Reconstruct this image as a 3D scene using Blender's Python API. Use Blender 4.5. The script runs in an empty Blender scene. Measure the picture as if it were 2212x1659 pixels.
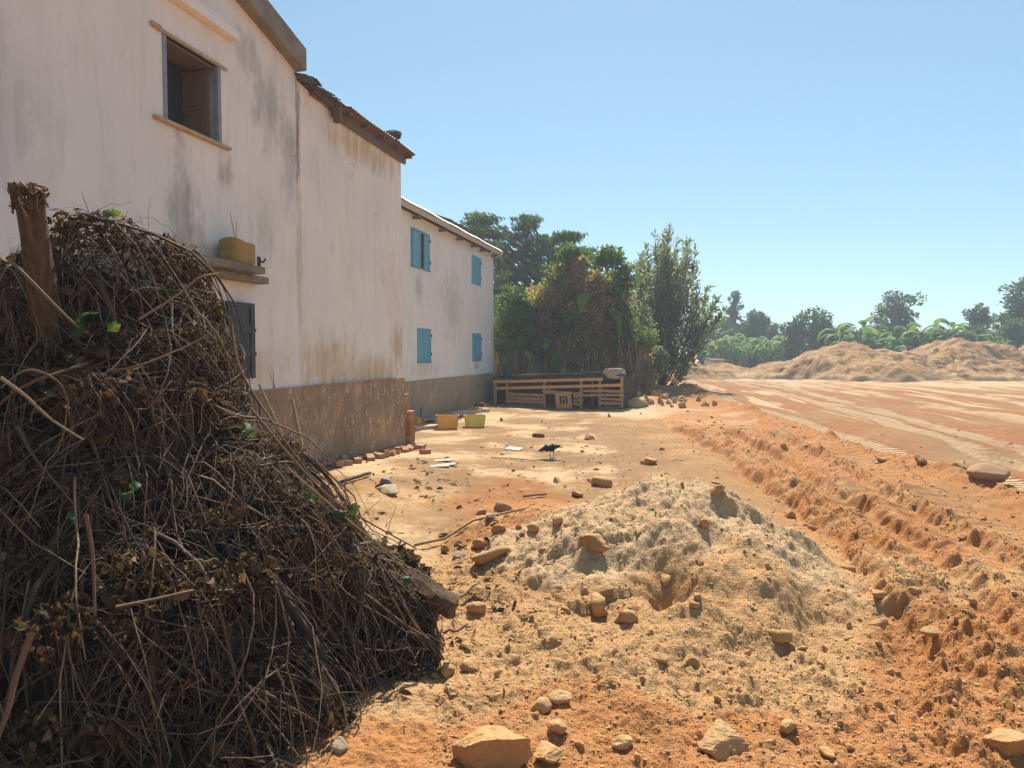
import bpy, bmesh, math, random
import numpy as np
from mathutils import Vector, Matrix

# ------------------------------------------------------------------ camera, sky, sun
SC = bpy.context.scene
COL = SC.collection
F = 710.0; CAM_H = 1.6; PITCH = math.atan(31 / 710)
SUN_EL = math.radians(50); SUN_AZ = math.radians(7)      # azimuth measured from +Y towards +X
SKY_STRENGTH = 0.15; SUN_STRENGTH = 2.9; EXPOSURE = 1.6

cd = bpy.data.cameras.new('camera'); cam = bpy.data.objects.new('camera', cd); COL.objects.link(cam)
cd.sensor_width = 36.0; cd.lens = F * 36 / 1024; cd.clip_start = 0.05; cd.clip_end = 3000
cam.location = (0, 0, CAM_H); cam.rotation_euler = (math.pi / 2 - PITCH, 0, 0)
SC.camera = cam
w = bpy.data.worlds.new('World'); SC.world = w; w.use_nodes = True
nt = w.node_tree; nt.nodes.clear()
sky = nt.nodes.new('ShaderNodeTexSky'); sky.sky_type = 'NISHITA'; sky.sun_disc = False
sky.sun_elevation = SUN_EL; sky.sun_rotation = SUN_AZ
sky.altitude = 1200; sky.air_density = 1.0; sky.dust_density = 0.5; sky.ozone_density = 1.5
bg = nt.nodes.new('ShaderNodeBackground'); bg.inputs['Strength'].default_value = SKY_STRENGTH
wo = nt.nodes.new('ShaderNodeOutputWorld')
tone = nt.nodes.new('ShaderNodeMix'); tone.data_type = 'RGBA'; tone.blend_type = 'MULTIPLY'; tone.inputs[0].default_value = 1; tone.inputs[7].default_value = (0.445, 0.59, 0.635, 1)
soft = nt.nodes.new('ShaderNodeGamma'); soft.inputs[1].default_value = 0.6     # a brighter, more even tropical sky
nt.links.new(sky.outputs[0], soft.inputs[0]); nt.links.new(soft.outputs[0], tone.inputs[6]); nt.links.new(tone.outputs[2], bg.inputs[0]); nt.links.new(bg.outputs[0], wo.inputs[0])
sl = bpy.data.lights.new('sun', 'SUN'); sl.energy = SUN_STRENGTH; sl.angle = math.radians(0.5); sl.color = (1, 0.95, 0.86)
so = bpy.data.objects.new('sun', sl); COL.objects.link(so)
sv = Vector((math.sin(SUN_AZ) * math.cos(SUN_EL), math.cos(SUN_AZ) * math.cos(SUN_EL), math.sin(SUN_EL)))
so.rotation_euler = sv.to_track_quat('Z', 'Y').to_euler(); so.location = (0, 0, 30)
vs = SC.view_settings; vs.view_transform = 'Standard'; vs.look = 'None'; vs.exposure = EXPOSURE; vs.gamma = 1
SC.cycles.max_bounces = 8; SC.cycles.diffuse_bounces = 4; SC.cycles.transparent_max_bounces = 8

# ------------------------------------------------------------------ geometry of the shot
K = 2212 / 1024
def ray(u, v):
    x = (u - 512) / F; z = (384 - v) / F
    return np.array([x, math.cos(PITCH) + z * math.sin(PITCH), -math.sin(PITCH) + z * math.cos(PITCH)])
def gnd(u, v, z=0.0):
    r = ray(u, v); t = (z - CAM_H) / r[2]
    return np.array([r[0] * t, r[1] * t])
def at(u, v, Y):
    r = ray(u, v); t = Y / r[1]
    return np.array([r[0] * t, Y, CAM_H + r[2] * t])
def gk(a, b, z=0.0): return gnd(a / K, b / K, z)
def ak(a, b, Y): return at(a / K, b / K, Y)
WAZ = math.radians(14.06)
WD = np.array([math.sin(WAZ), math.cos(WAZ)]); WN = np.array([WD[1], -WD[0]])
PA = np.array([-1.822, 11.781]); PB = np.array([-0.607, 23.242])
def on_wall(P, s, wn=0.0): return P + WD * s + WN * wn

# ------------------------------------------------------------------ noise (numpy)
def _h(ix, iy, seed):
    with np.errstate(over='ignore'):
        n = (ix.astype(np.int64) * 374761393 + iy.astype(np.int64) * 668265263 + seed * 974634533) & 0x7fffffff
        n = ((n ^ (n >> 13)) * 1274126177) & 0x7fffffff
        n = n ^ (n >> 16)
    return (n & 0xffff) / 65535.0
def vnoise(x, y, seed=0):
    ix = np.floor(x); iy = np.floor(y); fx = x - ix; fy = y - iy
    ix = ix.astype(np.int64); iy = iy.astype(np.int64)
    ang = lambda a, b: _h(a, b, seed) * 6.28318
    def dot(a, b, dx, dy):
        t = ang(a, b); return np.cos(t) * dx + np.sin(t) * dy
    ux = fx * fx * fx * (fx * (fx * 6 - 15) + 10); uy = fy * fy * fy * (fy * (fy * 6 - 15) + 10)
    a = dot(ix, iy, fx, fy); b = dot(ix + 1, iy, fx - 1, fy); c = dot(ix, iy + 1, fx, fy - 1); d = dot(ix + 1, iy + 1, fx - 1, fy - 1)
    return ((a + (b - a) * ux) + ((c + (d - c) * ux) - (a + (b - a) * ux)) * uy) * 1.5
def fbm(x, y, seed=0, oct=4, gain=0.5):
    s = 0; a = 1; f = 1
    for i in range(oct):
        s = s + a * vnoise(x * f + 17.3 * i, y * f - 9.1 * i, seed + i); a *= gain; f *= 2.03
    return s
def sst(e0, e1, x):
    t = np.clip((x - e0) / (e1 - e0), 0, 1); return t * t * (3 - 2 * t)
def cells(x, y, f, seed, fill=0.7):
    """rounded clods: height 0..1 of random domes on a jittered grid"""
    gx = x * f; gy = y * f; ix = np.floor(gx).astype(np.int64); iy = np.floor(gy).astype(np.int64); out = np.zeros(x.shape)
    for a in (-1, 0, 1):
        for b in (-1, 0, 1):
            jx = ix + a; jy = iy + b; on = _h(jx, jy, seed + 3) < fill; r = 0.22 + 0.42 * _h(jx, jy, seed + 2) ** 2; e = 0.7 + 0.7 * _h(jx, jy, seed + 5)
            dx = gx - jx - 0.1 - 0.8 * _h(jx, jy, seed); dy = (gy - jy - 0.1 - 0.8 * _h(jx, jy, seed + 1)) * e
            out = np.maximum(out, on * np.sqrt(np.clip(r * r - dx * dx - dy * dy, 0, None)) * 1.5)
    return out
def n3(p, f, seed):
    r = np.random.RandomState(seed); s = 0
    for i in range(4):
        k = r.normal(size=3) * f * (1 + 0.6 * i); s = s + np.sin(p @ k + r.rand() * 6.28) / (1 + 0.5 * i)
    return s / 2.2

# ------------------------------------------------------------------ object helpers
def tag(o, label=None, cat=None, group=None, kind=None):
    if label: o['label'] = label
    if cat: o['category'] = cat
    if group: o['group'] = group
    if kind: o['kind'] = kind
    return o
def empty(name, loc=(0, 0, 0), rz=0.0, label=None, cat=None, group=None):
    o = bpy.data.objects.new(name, None); COL.objects.link(o); o.empty_display_size = 0.1
    o.location = loc; o.rotation_euler = (0, 0, rz)
    return tag(o, label, cat, group)
def link(name, me, parent=None, mat=None):
    o = bpy.data.objects.new(name, me); COL.objects.link(o)
    if parent: o.parent = parent
    if mat and not me.materials: me.materials.append(mat)
    return o
def npmesh(name, V, quads=None, tris=None, smooth=False, attrs=None):
    V = np.asarray(V, np.float32); me = bpy.data.meshes.new(name)
    q = np.zeros((0, 4), np.int32) if quads is None else np.asarray(quads, np.int32)
    t = np.zeros((0, 3), np.int32) if tris is None else np.asarray(tris, np.int32)
    nl = q.size + t.size; nf = len(q) + len(t)
    me.vertices.add(len(V)); me.loops.add(nl); me.polygons.add(nf)
    me.vertices.foreach_set('co', V.ravel())
    me.loops.foreach_set('vertex_index', np.concatenate([q.ravel(), t.ravel()]))
    st = np.concatenate([np.arange(len(q)) * 4, q.size + np.arange(len(t)) * 3]).astype(np.int32)
    me.polygons.foreach_set('loop_start', st)
    if smooth: me.polygons.foreach_set('use_smooth', np.ones(nf, bool))
    for k, a in (attrs or {}).items():
        a = np.asarray(a, np.float32)
        if a.ndim == 1:
            at_ = me.attributes.new(k, 'FLOAT', 'POINT'); at_.data.foreach_set('value', a)
        else:
            at_ = me.attributes.new(k, 'FLOAT_COLOR', 'POINT')
            if a.shape[1] == 3: a = np.concatenate([a, np.ones((len(a), 1), np.float32)], 1)
            at_.data.foreach_set('color', a.ravel())
    me.update(calc_edges=True); me.validate()
    return me
class MB:
    """collects boxes, tubes and faces, builds ONE mesh"""
    def __init__(s): s.V = []; s.F = []
    def add(s, V, Fs):
        o = len(s.V); s.V += [tuple(map(float, v)) for v in V]; s.F += [tuple(i + o for i in f) for f in Fs]
    def box(s, x0, x1, y0, y1, z0, z1, M=None):
        V = [(x, y, z) for z in (z0, z1) for y in (y0, y1) for x in (x0, x1)]
        if M is not None: V = [M @ Vector(v) for v in V]
        s.add(V, [(0, 2, 3, 1), (4, 5, 7, 6), (0, 1, 5, 4), (2, 6, 7, 3), (0, 4, 6, 2), (1, 3, 7, 5)])
    def tube(s, pts, rad, n=6, cap=True):
        pts = [Vector(p) for p in pts]; m = len(pts)
        rad = [rad] * m if isinstance(rad, (int, float)) else rad
        V = []
        for i, p in enumerate(pts):
            t = (pts[min(i + 1, m - 1)] - pts[max(i - 1, 0)]).normalized()
            u = t.cross(Vector((0.3, 0.9, 0.2)) if abs(t.z) > 0.7 else Vector((0, 0, 1))).normalized(); v = t.cross(u)
            for k in range(n):
                a = 6.28318 * k / n; V.append(p + (u * math.cos(a) + v * math.sin(a)) * rad[i])
        Fs = [(i * n + k, i * n + (k + 1) % n, (i + 1) * n + (k + 1) % n, (i + 1) * n + k) for i in range(m - 1) for k in range(n)]
        if cap: Fs += [tuple(range(n))[::-1], tuple((m - 1) * n + k for k in range(n))]
        s.add(V, Fs)
    def build(s, name, mat, parent=None, bevel=0.0, smooth=False, seg=2):
        me = bpy.data.meshes.new(name); me.from_pydata(s.V, [], s.F)
        bm = bmesh.new(); bm.from_mesh(me); bmesh.ops.recalc_face_normals(bm, faces=bm.faces); bm.to_mesh(me); bm.free()
        if smooth: me.polygons.foreach_set('use_smooth', np.ones(len(me.polygons), bool))
        me.materials.append(mat); o = link(name, me, parent)
        if bevel:
            b = o.modifiers.new('bevel', 'BEVEL'); b.width = bevel; b.segments = seg; b.limit_method = 'ANGLE'
        return o
def tubes(paths, rad, n=4):
    """many tubes at once: paths (N,K,3), rad (N,K) -> V, quads, twig index per vertex"""
    N, Kk, _ = paths.shape
    d = paths[:, -1] - paths[:, 0]; d /= np.linalg.norm(d, axis=1, keepdims=True) + 1e-9
    ref = np.where(np.abs(d[:, 2:3]) > 0.8, np.array([[1.0, 0.2, 0]]), np.array([[0, 0.1, 1.0]]))
    u = np.cross(d, ref); u /= np.linalg.norm(u, axis=1, keepdims=True); v = np.cross(d, u)
    a = np.arange(n) * 2 * np.pi / n
    ring = np.cos(a)[None, :, None] * u[:, None, :] + np.sin(a)[None, :, None] * v[:, None, :]
    V = paths[:, :, None, :] + rad[:, :, None, None] * ring[:, None, :, :]
    idx = np.arange(N * Kk * n).reshape(N, Kk, n)
    Q = np.stack([idx[:, :-1], np.roll(idx[:, :-1], -1, 2), np.roll(idx[:, 1:], -1, 2), idx[:, 1:]], -1).reshape(-1, 4)
    return V.reshape(-1, 3), Q, np.repeat(np.arange(N), Kk * n)
def leaves(C, D, L, W, rng, fold=0.25, up=None):
    """leaf shaped faces: centres C, directions D, lengths L, widths W -> V (6 per leaf), quads (2 per leaf)"""
    N = len(C); D = D / (np.linalg.norm(D, axis=1, keepdims=True) + 1e-9)
    r = rng.normal(size=(N, 3)) if up is None else up + 0.5 * rng.normal(size=(N, 3))
    S = np.cross(D, r); S /= np.linalg.norm(S, axis=1, keepdims=True) + 1e-9; U = np.cross(S, D)
    L = L[:, None]; W = W[:, None]
    b = C - D * L * 0.5; t = C + D * L * 0.5 - U * L * 0.12
    m1 = C - D * L * 0.12; m2 = C + D * L * 0.2
    v = np.stack([b, m1 + S * W * 0.5 + U * W * fold, m2 + S * W * 0.42 + U * W * fold * 0.6, t, m2 - S * W * 0.42 + U * W * fold * 0.6, m1 - S * W * 0.5 + U * W * fold], 1)
    i = np.arange(N)[:, None] * 6
    Q = np.concatenate([i + np.array([[0, 1, 2, 3]]), i + np.array([[0, 3, 4, 5]])], 0)
    return v.reshape(-1, 3), Q

# ------------------------------------------------------------------ materials
class NT:
    def __init__(s, name):
        s.m = bpy.data.materials.new(name); s.m.use_nodes = True; s.t = s.m.node_tree
        s.t.nodes.clear(); s.out = s.n('ShaderNodeOutputMaterial')
    def n(s, typ, **kw):
        x = s.t.nodes.new(typ)
        for k, v in kw.items(): setattr(x, k, v)
        return x
    def set(s, sock, v):
        if isinstance(v, bpy.types.NodeSocket): s.t.links.new(v, sock)
        elif isinstance(v, (tuple, list)) and len(v) == 3 and sock.type == 'RGBA': sock.default_value = (*v, 1)
        else: sock.default_value = v
    def coord(s, which='Object'): return s.n('ShaderNodeTexCoord').outputs[which]
    def pos(s): return s.n('ShaderNodeNewGeometry').outputs['Position']
    def attr(s, name, out='Color'): return s.n('ShaderNodeAttribute', attribute_name=name).outputs[out]
    def mapv(s, v, scale=(1, 1, 1), loc=(0, 0, 0)):
        m = s.n('ShaderNodeMapping'); s.set(m.inputs[0], v); m.inputs['Scale'].default_value = scale; m.inputs['Location'].default_value = loc
        return m.outputs[0]
    def noise(s, v, scale=5, detail=4, rough=0.5, dist=0.0, out=0):
        x = s.n('ShaderNodeTexNoise'); s.set(x.inputs['Vector'], v); x.inputs['Scale'].default_value = scale
        x.inputs['Detail'].default_value = detail; x.inputs['Roughness'].default_value = rough; x.inputs['Distortion'].default_value = dist
        return x.outputs[out]
    def voro(s, v, scale=5, feature='F1', out='Distance', rnd=1.0):
        x = s.n('ShaderNodeTexVoronoi', feature=feature); s.set(x.inputs['Vector'], v); x.inputs['Scale'].default_value = scale
        x.inputs['Randomness'].default_value = rnd
        return x.outputs[out]
    def math(s, op, a, b=0.0, clamp=False):
        x = s.n('ShaderNodeMath', operation=op, use_clamp=clamp); s.set(x.inputs[0], a); s.set(x.inputs[1], b); return x.outputs[0]
    def map(s, v, a, b, c=0.0, d=1.0, smooth=True):
        x = s.n('ShaderNodeMapRange', interpolation_type='SMOOTHSTEP' if smooth else 'LINEAR')
        s.set(x.inputs[0], v)
        for i, q in enumerate((a, b, c, d)): s.set(x.inputs[i + 1], q)
        return x.outputs[0]
    def mix(s, f, a, b, mode='MIX'):
        x = s.n('ShaderNodeMix', data_type='RGBA', blend_type=mode); s.set(x.inputs[0], f); s.set(x.inputs[6], a); s.set(x.inputs[7], b); return x.outputs[2]
    def sep(s, v):
        x = s.n('ShaderNodeSeparateXYZ'); s.set(x.inputs[0], v); return x.outputs
    def bump(s, h, strength=0.5, dist=0.01, prev=None):
        x = s.n('ShaderNodeBump'); s.set(x.inputs['Height'], h); s.set(x.inputs['Strength'], strength); x.inputs['Distance'].default_value = dist
        if prev is not None: s.set(x.inputs['Normal'], prev)
        return x.outputs[0]
    def done(s, color, rough=0.9, normal=None, metal=0.0, spec=0.2, translucent=0.0, tcol=(1.25, 1.3, 0.55)):
        b = s.n('ShaderNodeBsdfPrincipled'); s.set(b.inputs['Base Color'], color); s.set(b.inputs['Roughness'], rough)
        s.set(b.inputs['Metallic'], metal); b.inputs['Specular IOR Level'].default_value = spec
        if normal is not None: s.set(b.inputs['Normal'], normal)
        sh = b.outputs[0]
        if translucent:
            tr = s.n('ShaderNodeBsdfTranslucent'); s.set(tr.inputs[0], s.mix(1.0, color, tcol, 'MULTIPLY'))
            mx = s.n('ShaderNodeMixShader'); mx.inputs[0].default_value = translucent
            s.t.links.new(sh, mx.inputs[1]); s.t.links.new(tr.outputs[0], mx.inputs[2]); sh = mx.outputs[0]
        s.t.links.new(sh, s.out.inputs[0]); return s.m

def mat_simple(name, c1, c2, scale=8, rough=0.85, bump=0.3, bdist=0.004, stretch=(1, 1, 1), spec=0.2, metal=0.0, bscale=None, tr=0.0):
    t = NT(name); v = t.mapv(t.coord(), stretch); f = t.noise(v, scale, 5, 0.6)
    c = t.mix(t.map(f, 0.3, 0.7), c1, c2)
    b = t.bump(t.noise(v, bscale or scale * 4, 4, 0.6), bump, bdist)
    return t.done(c, rough, b, metal, spec, tr, (1.05, 1.0, .9))
def mat_leaf(name, c1, c2, c3, tr=0.3, rough=0.55, spec=0.3):
    t = NT(name); a = t.attr('tint', 'Fac')
    c = t.mix(t.map(a, 0.0, 0.6, smooth=False), c1, c2); c = t.mix(t.map(a, 0.72, 1.0), c, c3)
    return t.done(c, rough, None, 0, spec, tr)

def mat_soil(name, clod=False):
    t = NT(name); p = t.pos()
    n1 = t.noise(p, 0.9, 6, 0.62); n2 = t.noise(p, 7.0, 5, 0.65); n3_ = t.noise(p, 42.0, 3, 0.6); n4 = t.noise(p, 160.0, 2, 0.6)
    tan = t.mix(t.map(n1, 0.32, 0.68), (0.32, 0.165, 0.064), (0.40, 0.225, 0.095))
    red = t.mix(n2, (0.36, 0.14, 0.045), (0.45, 0.205, 0.075))
    pale = t.mix(n2, (0.43, 0.275, 0.145), (0.52, 0.355, 0.205))
    grey = t.mix(n2, (0.47, 0.305, 0.16), (0.58, 0.40, 0.23))
    if clod:
        oi = t.n('ShaderNodeObjectInfo').outputs['Random']
        up = t.sep(t.n('ShaderNodeNewGeometry').outputs['Normal'])[2]
        c = t.mix(t.map(oi, 0.4, 1.0, 0, 0.5), t.mix(n1, (0.42, 0.205, 0.08), (0.51, 0.285, 0.125)), grey)
        dust = t.map(t.math('ADD', up, t.math('MULTIPLY', n2, 0.8)), 0.75, 1.3)       # dry dust lies on upward faces
        c = t.mix(t.math('MULTIPLY', dust, 0.55), c, (0.53, 0.325, 0.15))
    else:
        tan = t.mix(t.map(t.attr('rgh', 'Fac'), 0.45, 0.8, 0, 1), tan, t.mix(n1, (0.42, 0.225, 0.095), (0.50, 0.30, 0.14))); tan = t.mix(t.map(t.attr('rgh', 'Fac'), 0.5, 0.15, 0, 0.8), tan, t.mix(n1, (0.195, 0.112, 0.052), (0.265, 0.168, 0.088))); s = t.sep(t.attr('soil')); jit = t.math('MULTIPLY', t.math('SUBTRACT', n2, 0.5), 0.9)
        jit = t.math('ADD', jit, t.math('MULTIPLY', t.math('SUBTRACT', n1, 0.5), 0.5))
        def mk(ch):
            return t.math('MULTIPLY', t.map(t.math('ADD', ch, t.math('MULTIPLY', jit, t.map(ch, 0.02, 0.3))), 0.2, 0.75), 0.95)
        tr_ = t.map(t.attr('rgh', 'Fac'), 0.5, 0.15, 0, 1); red = t.mix(tr_, red, t.mix(n2, (0.25, 0.093, 0.030), (0.31, 0.14, 0.052))); c = t.mix(mk(s[2]), tan, grey); c = t.mix(mk(s[0]), c, red); c = t.mix(mk(s[1]), c, pale)
    med = t.noise(p, 2.6, 5, 0.7); c = t.mix(t.map(med, 0.5, 0.72, 0.0, 0.5), c, (0.44, 0.285, 0.14)); c = t.mix(t.map(med, 0.45, 0.28, 0.0, 0.45), c, (0.265, 0.14, 0.06))
    c = t.mix(t.map(n3_, 0.35, 0.75, 0.0, 0.3), c, t.mix(1.0, c, (0.8, 0.74, 0.68), 'MULTIPLY'))
    c = t.mix(t.map(n4, 0.6, 0.8, 0.0, 0.35), c, (0.52, 0.35, 0.18))
    if clod:
        b = t.bump(n2, 0.7, 0.03); b = t.bump(n3_, 0.9, 0.014, b); b = t.bump(n4, 0.7, 0.005, b)
    else:
        rgh = t.attr('rgh', 'Fac')
        b = t.bump(n2, t.math('MULTIPLY', rgh, 0.25), 0.02)
        vb = t.voro(p, 26.0, 'SMOOTH_F1'); b = t.bump(t.math('MULTIPLY', vb, -1), t.math('MULTIPLY', rgh, 0.3), 0.012, b)
        v2 = t.voro(p, 70.0, 'F1'); b = t.bump(t.math('MULTIPLY', v2, -1), t.map(rgh, 0.1, 1, 0.2, 0.45), 0.009, b); b = t.bump(n3_, t.map(rgh, 0, 1, 0.5, 0.9), 0.014, b); b = t.bump(n4, 0.9, 0.006, b)
        k = t.sep(t.attr('trk'))
        wv = t.math('SINE', t.math('MULTIPLY', t.math('ADD', k[0], t.math('MULTIPLY', k[1], 0.5)), 6.28318 / 0.16))
        b = t.bump(t.math('MULTIPLY', wv, k[2]), 1.0, 0.03, b)
    return t.done(c, 0.95, b, 0, 0.1)
M = {}
M['soil'] = mat_soil('dry_soil'); M['clod'] = mat_soil('dry_clod', True)

def mat_plaster(name, seed, streaks, blobs, tint=(0.80, 0.72, 0.655)):
    """lime plaster: object x along the wall, z up. streaks/blobs = stains: (s, z, half width, half height, colour, strength)"""
    t = NT(name); v = t.coord(); x, y, z = t.sep(v)
    lo = t.mapv(v, (1, 1, 1), (seed, 0, 0))
    n1 = t.noise(lo, 0.7, 5, 0.6); n2 = t.noise(t.mapv(lo, (5.0, 1, 0.55)), 1.6, 6, 0.65); n3_ = t.noise(lo, 14, 4, 0.6)
    n5 = t.noise(t.mapv(lo, (2.2, 1, 0.8)), 1.1, 5, 0.6)
    c = t.mix(t.map(n1, 0.3, 0.7), tint, tuple(q * k for q, k in zip(tint, (0.9, 0.93, 0.92))))
    c = t.mix(t.map(n5, 0.48, 0.8, 0, 0.6), c, (0.58, 0.54, 0.46))
    c = t.mix(t.map(n2, 0.52, 0.8, 0, 0.5), c, (0.43, 0.40, 0.36))
    c = t.mix(t.map(n3_, 0.62, 0.78, 0, 0.3), c, (0.80, 0.74, 0.68))
    for (s0, z0, hs, hz, col, st) in blobs:
        wob = t.math('MULTIPLY', t.math('SUBTRACT', t.noise(t.mapv(lo, (2.4, 1, 1.1), (s0 * 3, 0, z0)), 2.2, 6, 0.65), 0.5), 2.4)
        dx = t.math('DIVIDE', t.math('SUBTRACT', x, s0), hs); dz = t.math('DIVIDE', t.math('SUBTRACT', z, z0), hz)
        r = t.math('SQRT', t.math('ADD', t.math('MULTIPLY', dx, dx), t.math('MULTIPLY', dz, dz)))
        f = t.math('MULTIPLY', t.map(t.math('ADD', r, wob), 1.0, 0.1, 0.0, st), t.map(n2, 0.3, 0.6, 0.45, 1.0))
        c = t.mix(f, c, col)
    cv = t.mix(0.12, lo, t.noise(lo, 2.5, 4, 0.6, out=1)); cr = t.voro(t.mapv(cv, (1.0, 1, 0.8)), 1.3, 'DISTANCE_TO_EDGE')
    c = t.mix(t.math('MULTIPLY', t.map(cr, 0.010, 0.003, 0, 0.4), t.map(t.noise(lo, 0.9, 3, 0.5), 0.6, 0.66)), c, (0.20, 0.17, 0.15))
    fl = t.map(t.noise(t.mapv(lo, (1.2, 1, 1.0)), 3.2, 6, 0.72), 0.645, 0.665, 0, 0.5); c = t.mix(fl, c, (0.60, 0.50, 0.40))
    speck = t.map(t.noise(t.mapv(lo, (1, 1, 0.7)), 30, 2, 0.5), 0.70, 0.76, 0, 0.5)
    c = t.mix(speck, c, (0.22, 0.19, 0.17))
    b = t.bump(n1, 0.35, 0.05); b = t.bump(n3_, 0.35, 0.008, b); b = t.bump(t.noise(v, 90, 3, 0.6), 0.3, 0.002, b)
    return t.done(c, 0.92, b, 0, 0.15)
GREY = (0.25, 0.23, 0.205); OCH = (0.50, 0.32, 0.14); BRN = (0.34, 0.23, 0.13)
M['plaster1'] = mat_plaster('gable_plaster', 3.1, [], [
    (-5.18, 2.95, 0.30, 0.75, GREY, 0.75), (-3.75, 4.35, 0.42, 0.65, GREY, 0.6), (-3.32, 3.9, 0.3, 0.8, GREY, 0.55), (-4.2, 4.8, 0.35, 0.35, GREY, 0.5),
    (-3.17, 4.35, 0.07, 0.9, (0.09, 0.08, 0.075), 0.85), (-5.0, 2.55, 0.5, 0.3, OCH, 0.5), (-4.1, 1.45, 0.9, 0.32, OCH, 0.45), (-3.18, 2.6, 0.09, 1.1, BRN, 0.5),
    (-7.0, 3.3, 0.5, 0.9, (0.45, 0.40, 0.40), 0.5), (-3.9, 2.9, 0.3, 0.6, GREY, 0.3), (-4.55, 3.45, 0.16, 0.2, GREY, 0.6)])
M['plaster1b'] = mat_plaster('extension_plaster', 7.7, [], [
    (-3.17, 4.3, 0.08, 0.9, (0.09, 0.08, 0.075), 0.85), (-3.15, 2.7, 0.08, 1.2, BRN, 0.5), (-1.4, 4.55, 1.7, 0.32, (0.52, 0.35, 0.15), 0.8), (-2.5, 1.5, 1.3, 0.5, OCH, 0.7), (-1.5, 1.25, 1.8, 0.25, BRN, 0.45),
    (-1.0, 1.35, 1.1, 0.35, OCH, 0.65), (-0.1, 1.7, 0.5, 0.55, (0.45, 0.26, 0.09), 0.7), (-0.3, 2.7, 0.7, 0.9, (0.57, 0.40, 0.35), 0.4)], (0.83, 0.74, 0.665))
M['plaster2'] = mat_plaster('back_house_plaster', 12.2, [], [
    (-4.2, 2.9, 1.3, 1.2, GREY, 0.4), (-6.2, 1.2, 1.4, 0.3, BRN, 0.35), (-1.9, 1.22, 0.35, 0.2, GREY, 0.75), (-6.6, 3.2, 0.4, 0.6, GREY, 0.45), (-0.15, 2.0, 0.25, 1.1, BRN, 0.35),
    (-3.5, 4.65, 3.5, 0.15, (0.50, 0.38, 0.22), 0.5)], (0.79, 0.725, 0.665))

def mat_plinth(name, seed, c1, c2, fleck, rough=1.0):
    t = NT(name); v = t.mapv(t.coord(), (1, 1, 1), (seed, 0, 0)); x, y, z = t.sep(t.coord())
    n1 = t.noise(v, 1.3, 6, 0.65); n2 = t.noise(v, 9, 6, 0.7); vo = t.voro(t.mapv(v, (1, 1, 0.75)), 17, 'F1')
    c = t.mix(t.map(n1, 0.3, 0.7), c1, c2); c = t.mix(t.map(n2, 0.5, 0.75, 0, 0.6), c, tuple(q * 0.5 for q in c1))
    f = t.math('MULTIPLY', t.map(t.noise(t.mapv(v, (1.5, 1, 0.8)), 9, 5, 0.8, .6), 0.52, 0.64), t.map(t.noise(v, 2.0, 3, 0.6), 0.3, 0.55))
    c = t.mix(t.math('MULTIPLY', f, 0.85 * rough), c, fleck)
    c = t.mix(t.map(t.noise(t.mapv(v, (1.6, 1, 0.7)), 2.0, 5, 0.7), 0.54, 0.68, 0, 0.55), c, tuple(min(1, q * 1.5) for q in c1)); c = t.mix(t.map(t.math('ADD', z, t.math('MULTIPLY', n2, 0.3)), 0.55, 0.1, 0, 0.5), c, (0.38, 0.25, 0.145))
    b = t.bump(n2, 0.8 * rough, 0.05); b = t.bump(vo, 0.8 * rough, 0.03, b); b = t.bump(t.noise(v, 60, 3), 0.5, 0.006, b)
    return t.done(c, 0.95, b, 0, 0.1)
M['plinth1'] = mat_plinth('roughcast_plinth', 0.0, (0.42, 0.265, 0.155), (0.27, 0.185, 0.12), (0.72, 0.56, 0.37))
M['plinth2'] = mat_plinth('cement_plinth', 5.0, (0.41, 0.285, 0.175), (0.30, 0.235, 0.18), (0.48, 0.41, 0.32), 0.7)
M['concrete'] = mat_simple('weathered_concrete', (0.17, 0.14, 0.11), (0.27, 0.22, 0.165), 5, 0.95, 0.6, 0.01)
M['cream'] = mat_simple('cream_plaster', (0.55, 0.44, 0.29), (0.46, 0.36, 0.23), 4, 0.9, 0.3, 0.004)
M['wood_grey'] = mat_simple('weathered_wood', (0.20, 0.155, 0.12), (0.12, 0.092, 0.072), 7, 0.9, 0.6, 0.006, (1, 8, 8))
M['wood_brown'] = mat_simple('brown_plank', (0.20, 0.115, 0.065), (0.14, 0.08, 0.048), 6, 0.85, 0.5, 0.004, (1, 8, 8))
M['wood_dark'] = mat_simple('dark_plank', (0.075, 0.05, 0.037), (0.045, 0.032, 0.026), 6, 0.85, 0.5, 0.004, (8, 8, 1))
M['wood_new'] = mat_simple('fresh_plank', (0.66, 0.37, 0.165), (0.56, 0.29, 0.12), 5, 0.8, 0.35, 0.003, (1, 9, 9))
M['wood_pallet'] = mat_simple('pallet_board', (0.50, 0.29, 0.15), (0.36, 0.21, 0.11), 5, 0.9, 0.5, 0.004, (1, 9, 9))
M['post'] = mat_simple('old_post_wood', (0.17, 0.10, 0.052), (0.08, 0.05, 0.03), 5, 0.9, 0.9, 0.012, (7, 7, 0.8))
M['frame_blue'] = mat_simple('greyblue_paint', (0.20, 0.20, 0.24), (0.30, 0.29, 0.31), 10, 0.8, 0.4, 0.003)
M['blue'] = mat_simple('blue_paint', (0.105, 0.30, 0.40), (0.15, 0.36, 0.46), 5, 0.6, 0.3, 0.003, (5, 5, 1), 0.35)
M['dark_paint'] = mat_simple('dark_grey_paint', (0.030, 0.033, 0.037), (0.047, 0.05, 0.053), 8, 0.55, 0.3, 0.002, (1, 1, 1), 0.4)
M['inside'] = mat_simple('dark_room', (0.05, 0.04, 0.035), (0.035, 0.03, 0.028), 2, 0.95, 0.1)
M['iron'] = mat_simple('corrugated_iron', (0.40, 0.36, 0.32), (0.27, 0.19, 0.13), 2.5, 0.5, 0.2, 0.003, (1, 1, 1), 0.5, 0.55)
M['iron_under'] = mat_simple('rusty_iron', (0.20, 0.13, 0.08), (0.27, 0.19, 0.12), 3, 0.8, 0.3, 0.004)
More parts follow.
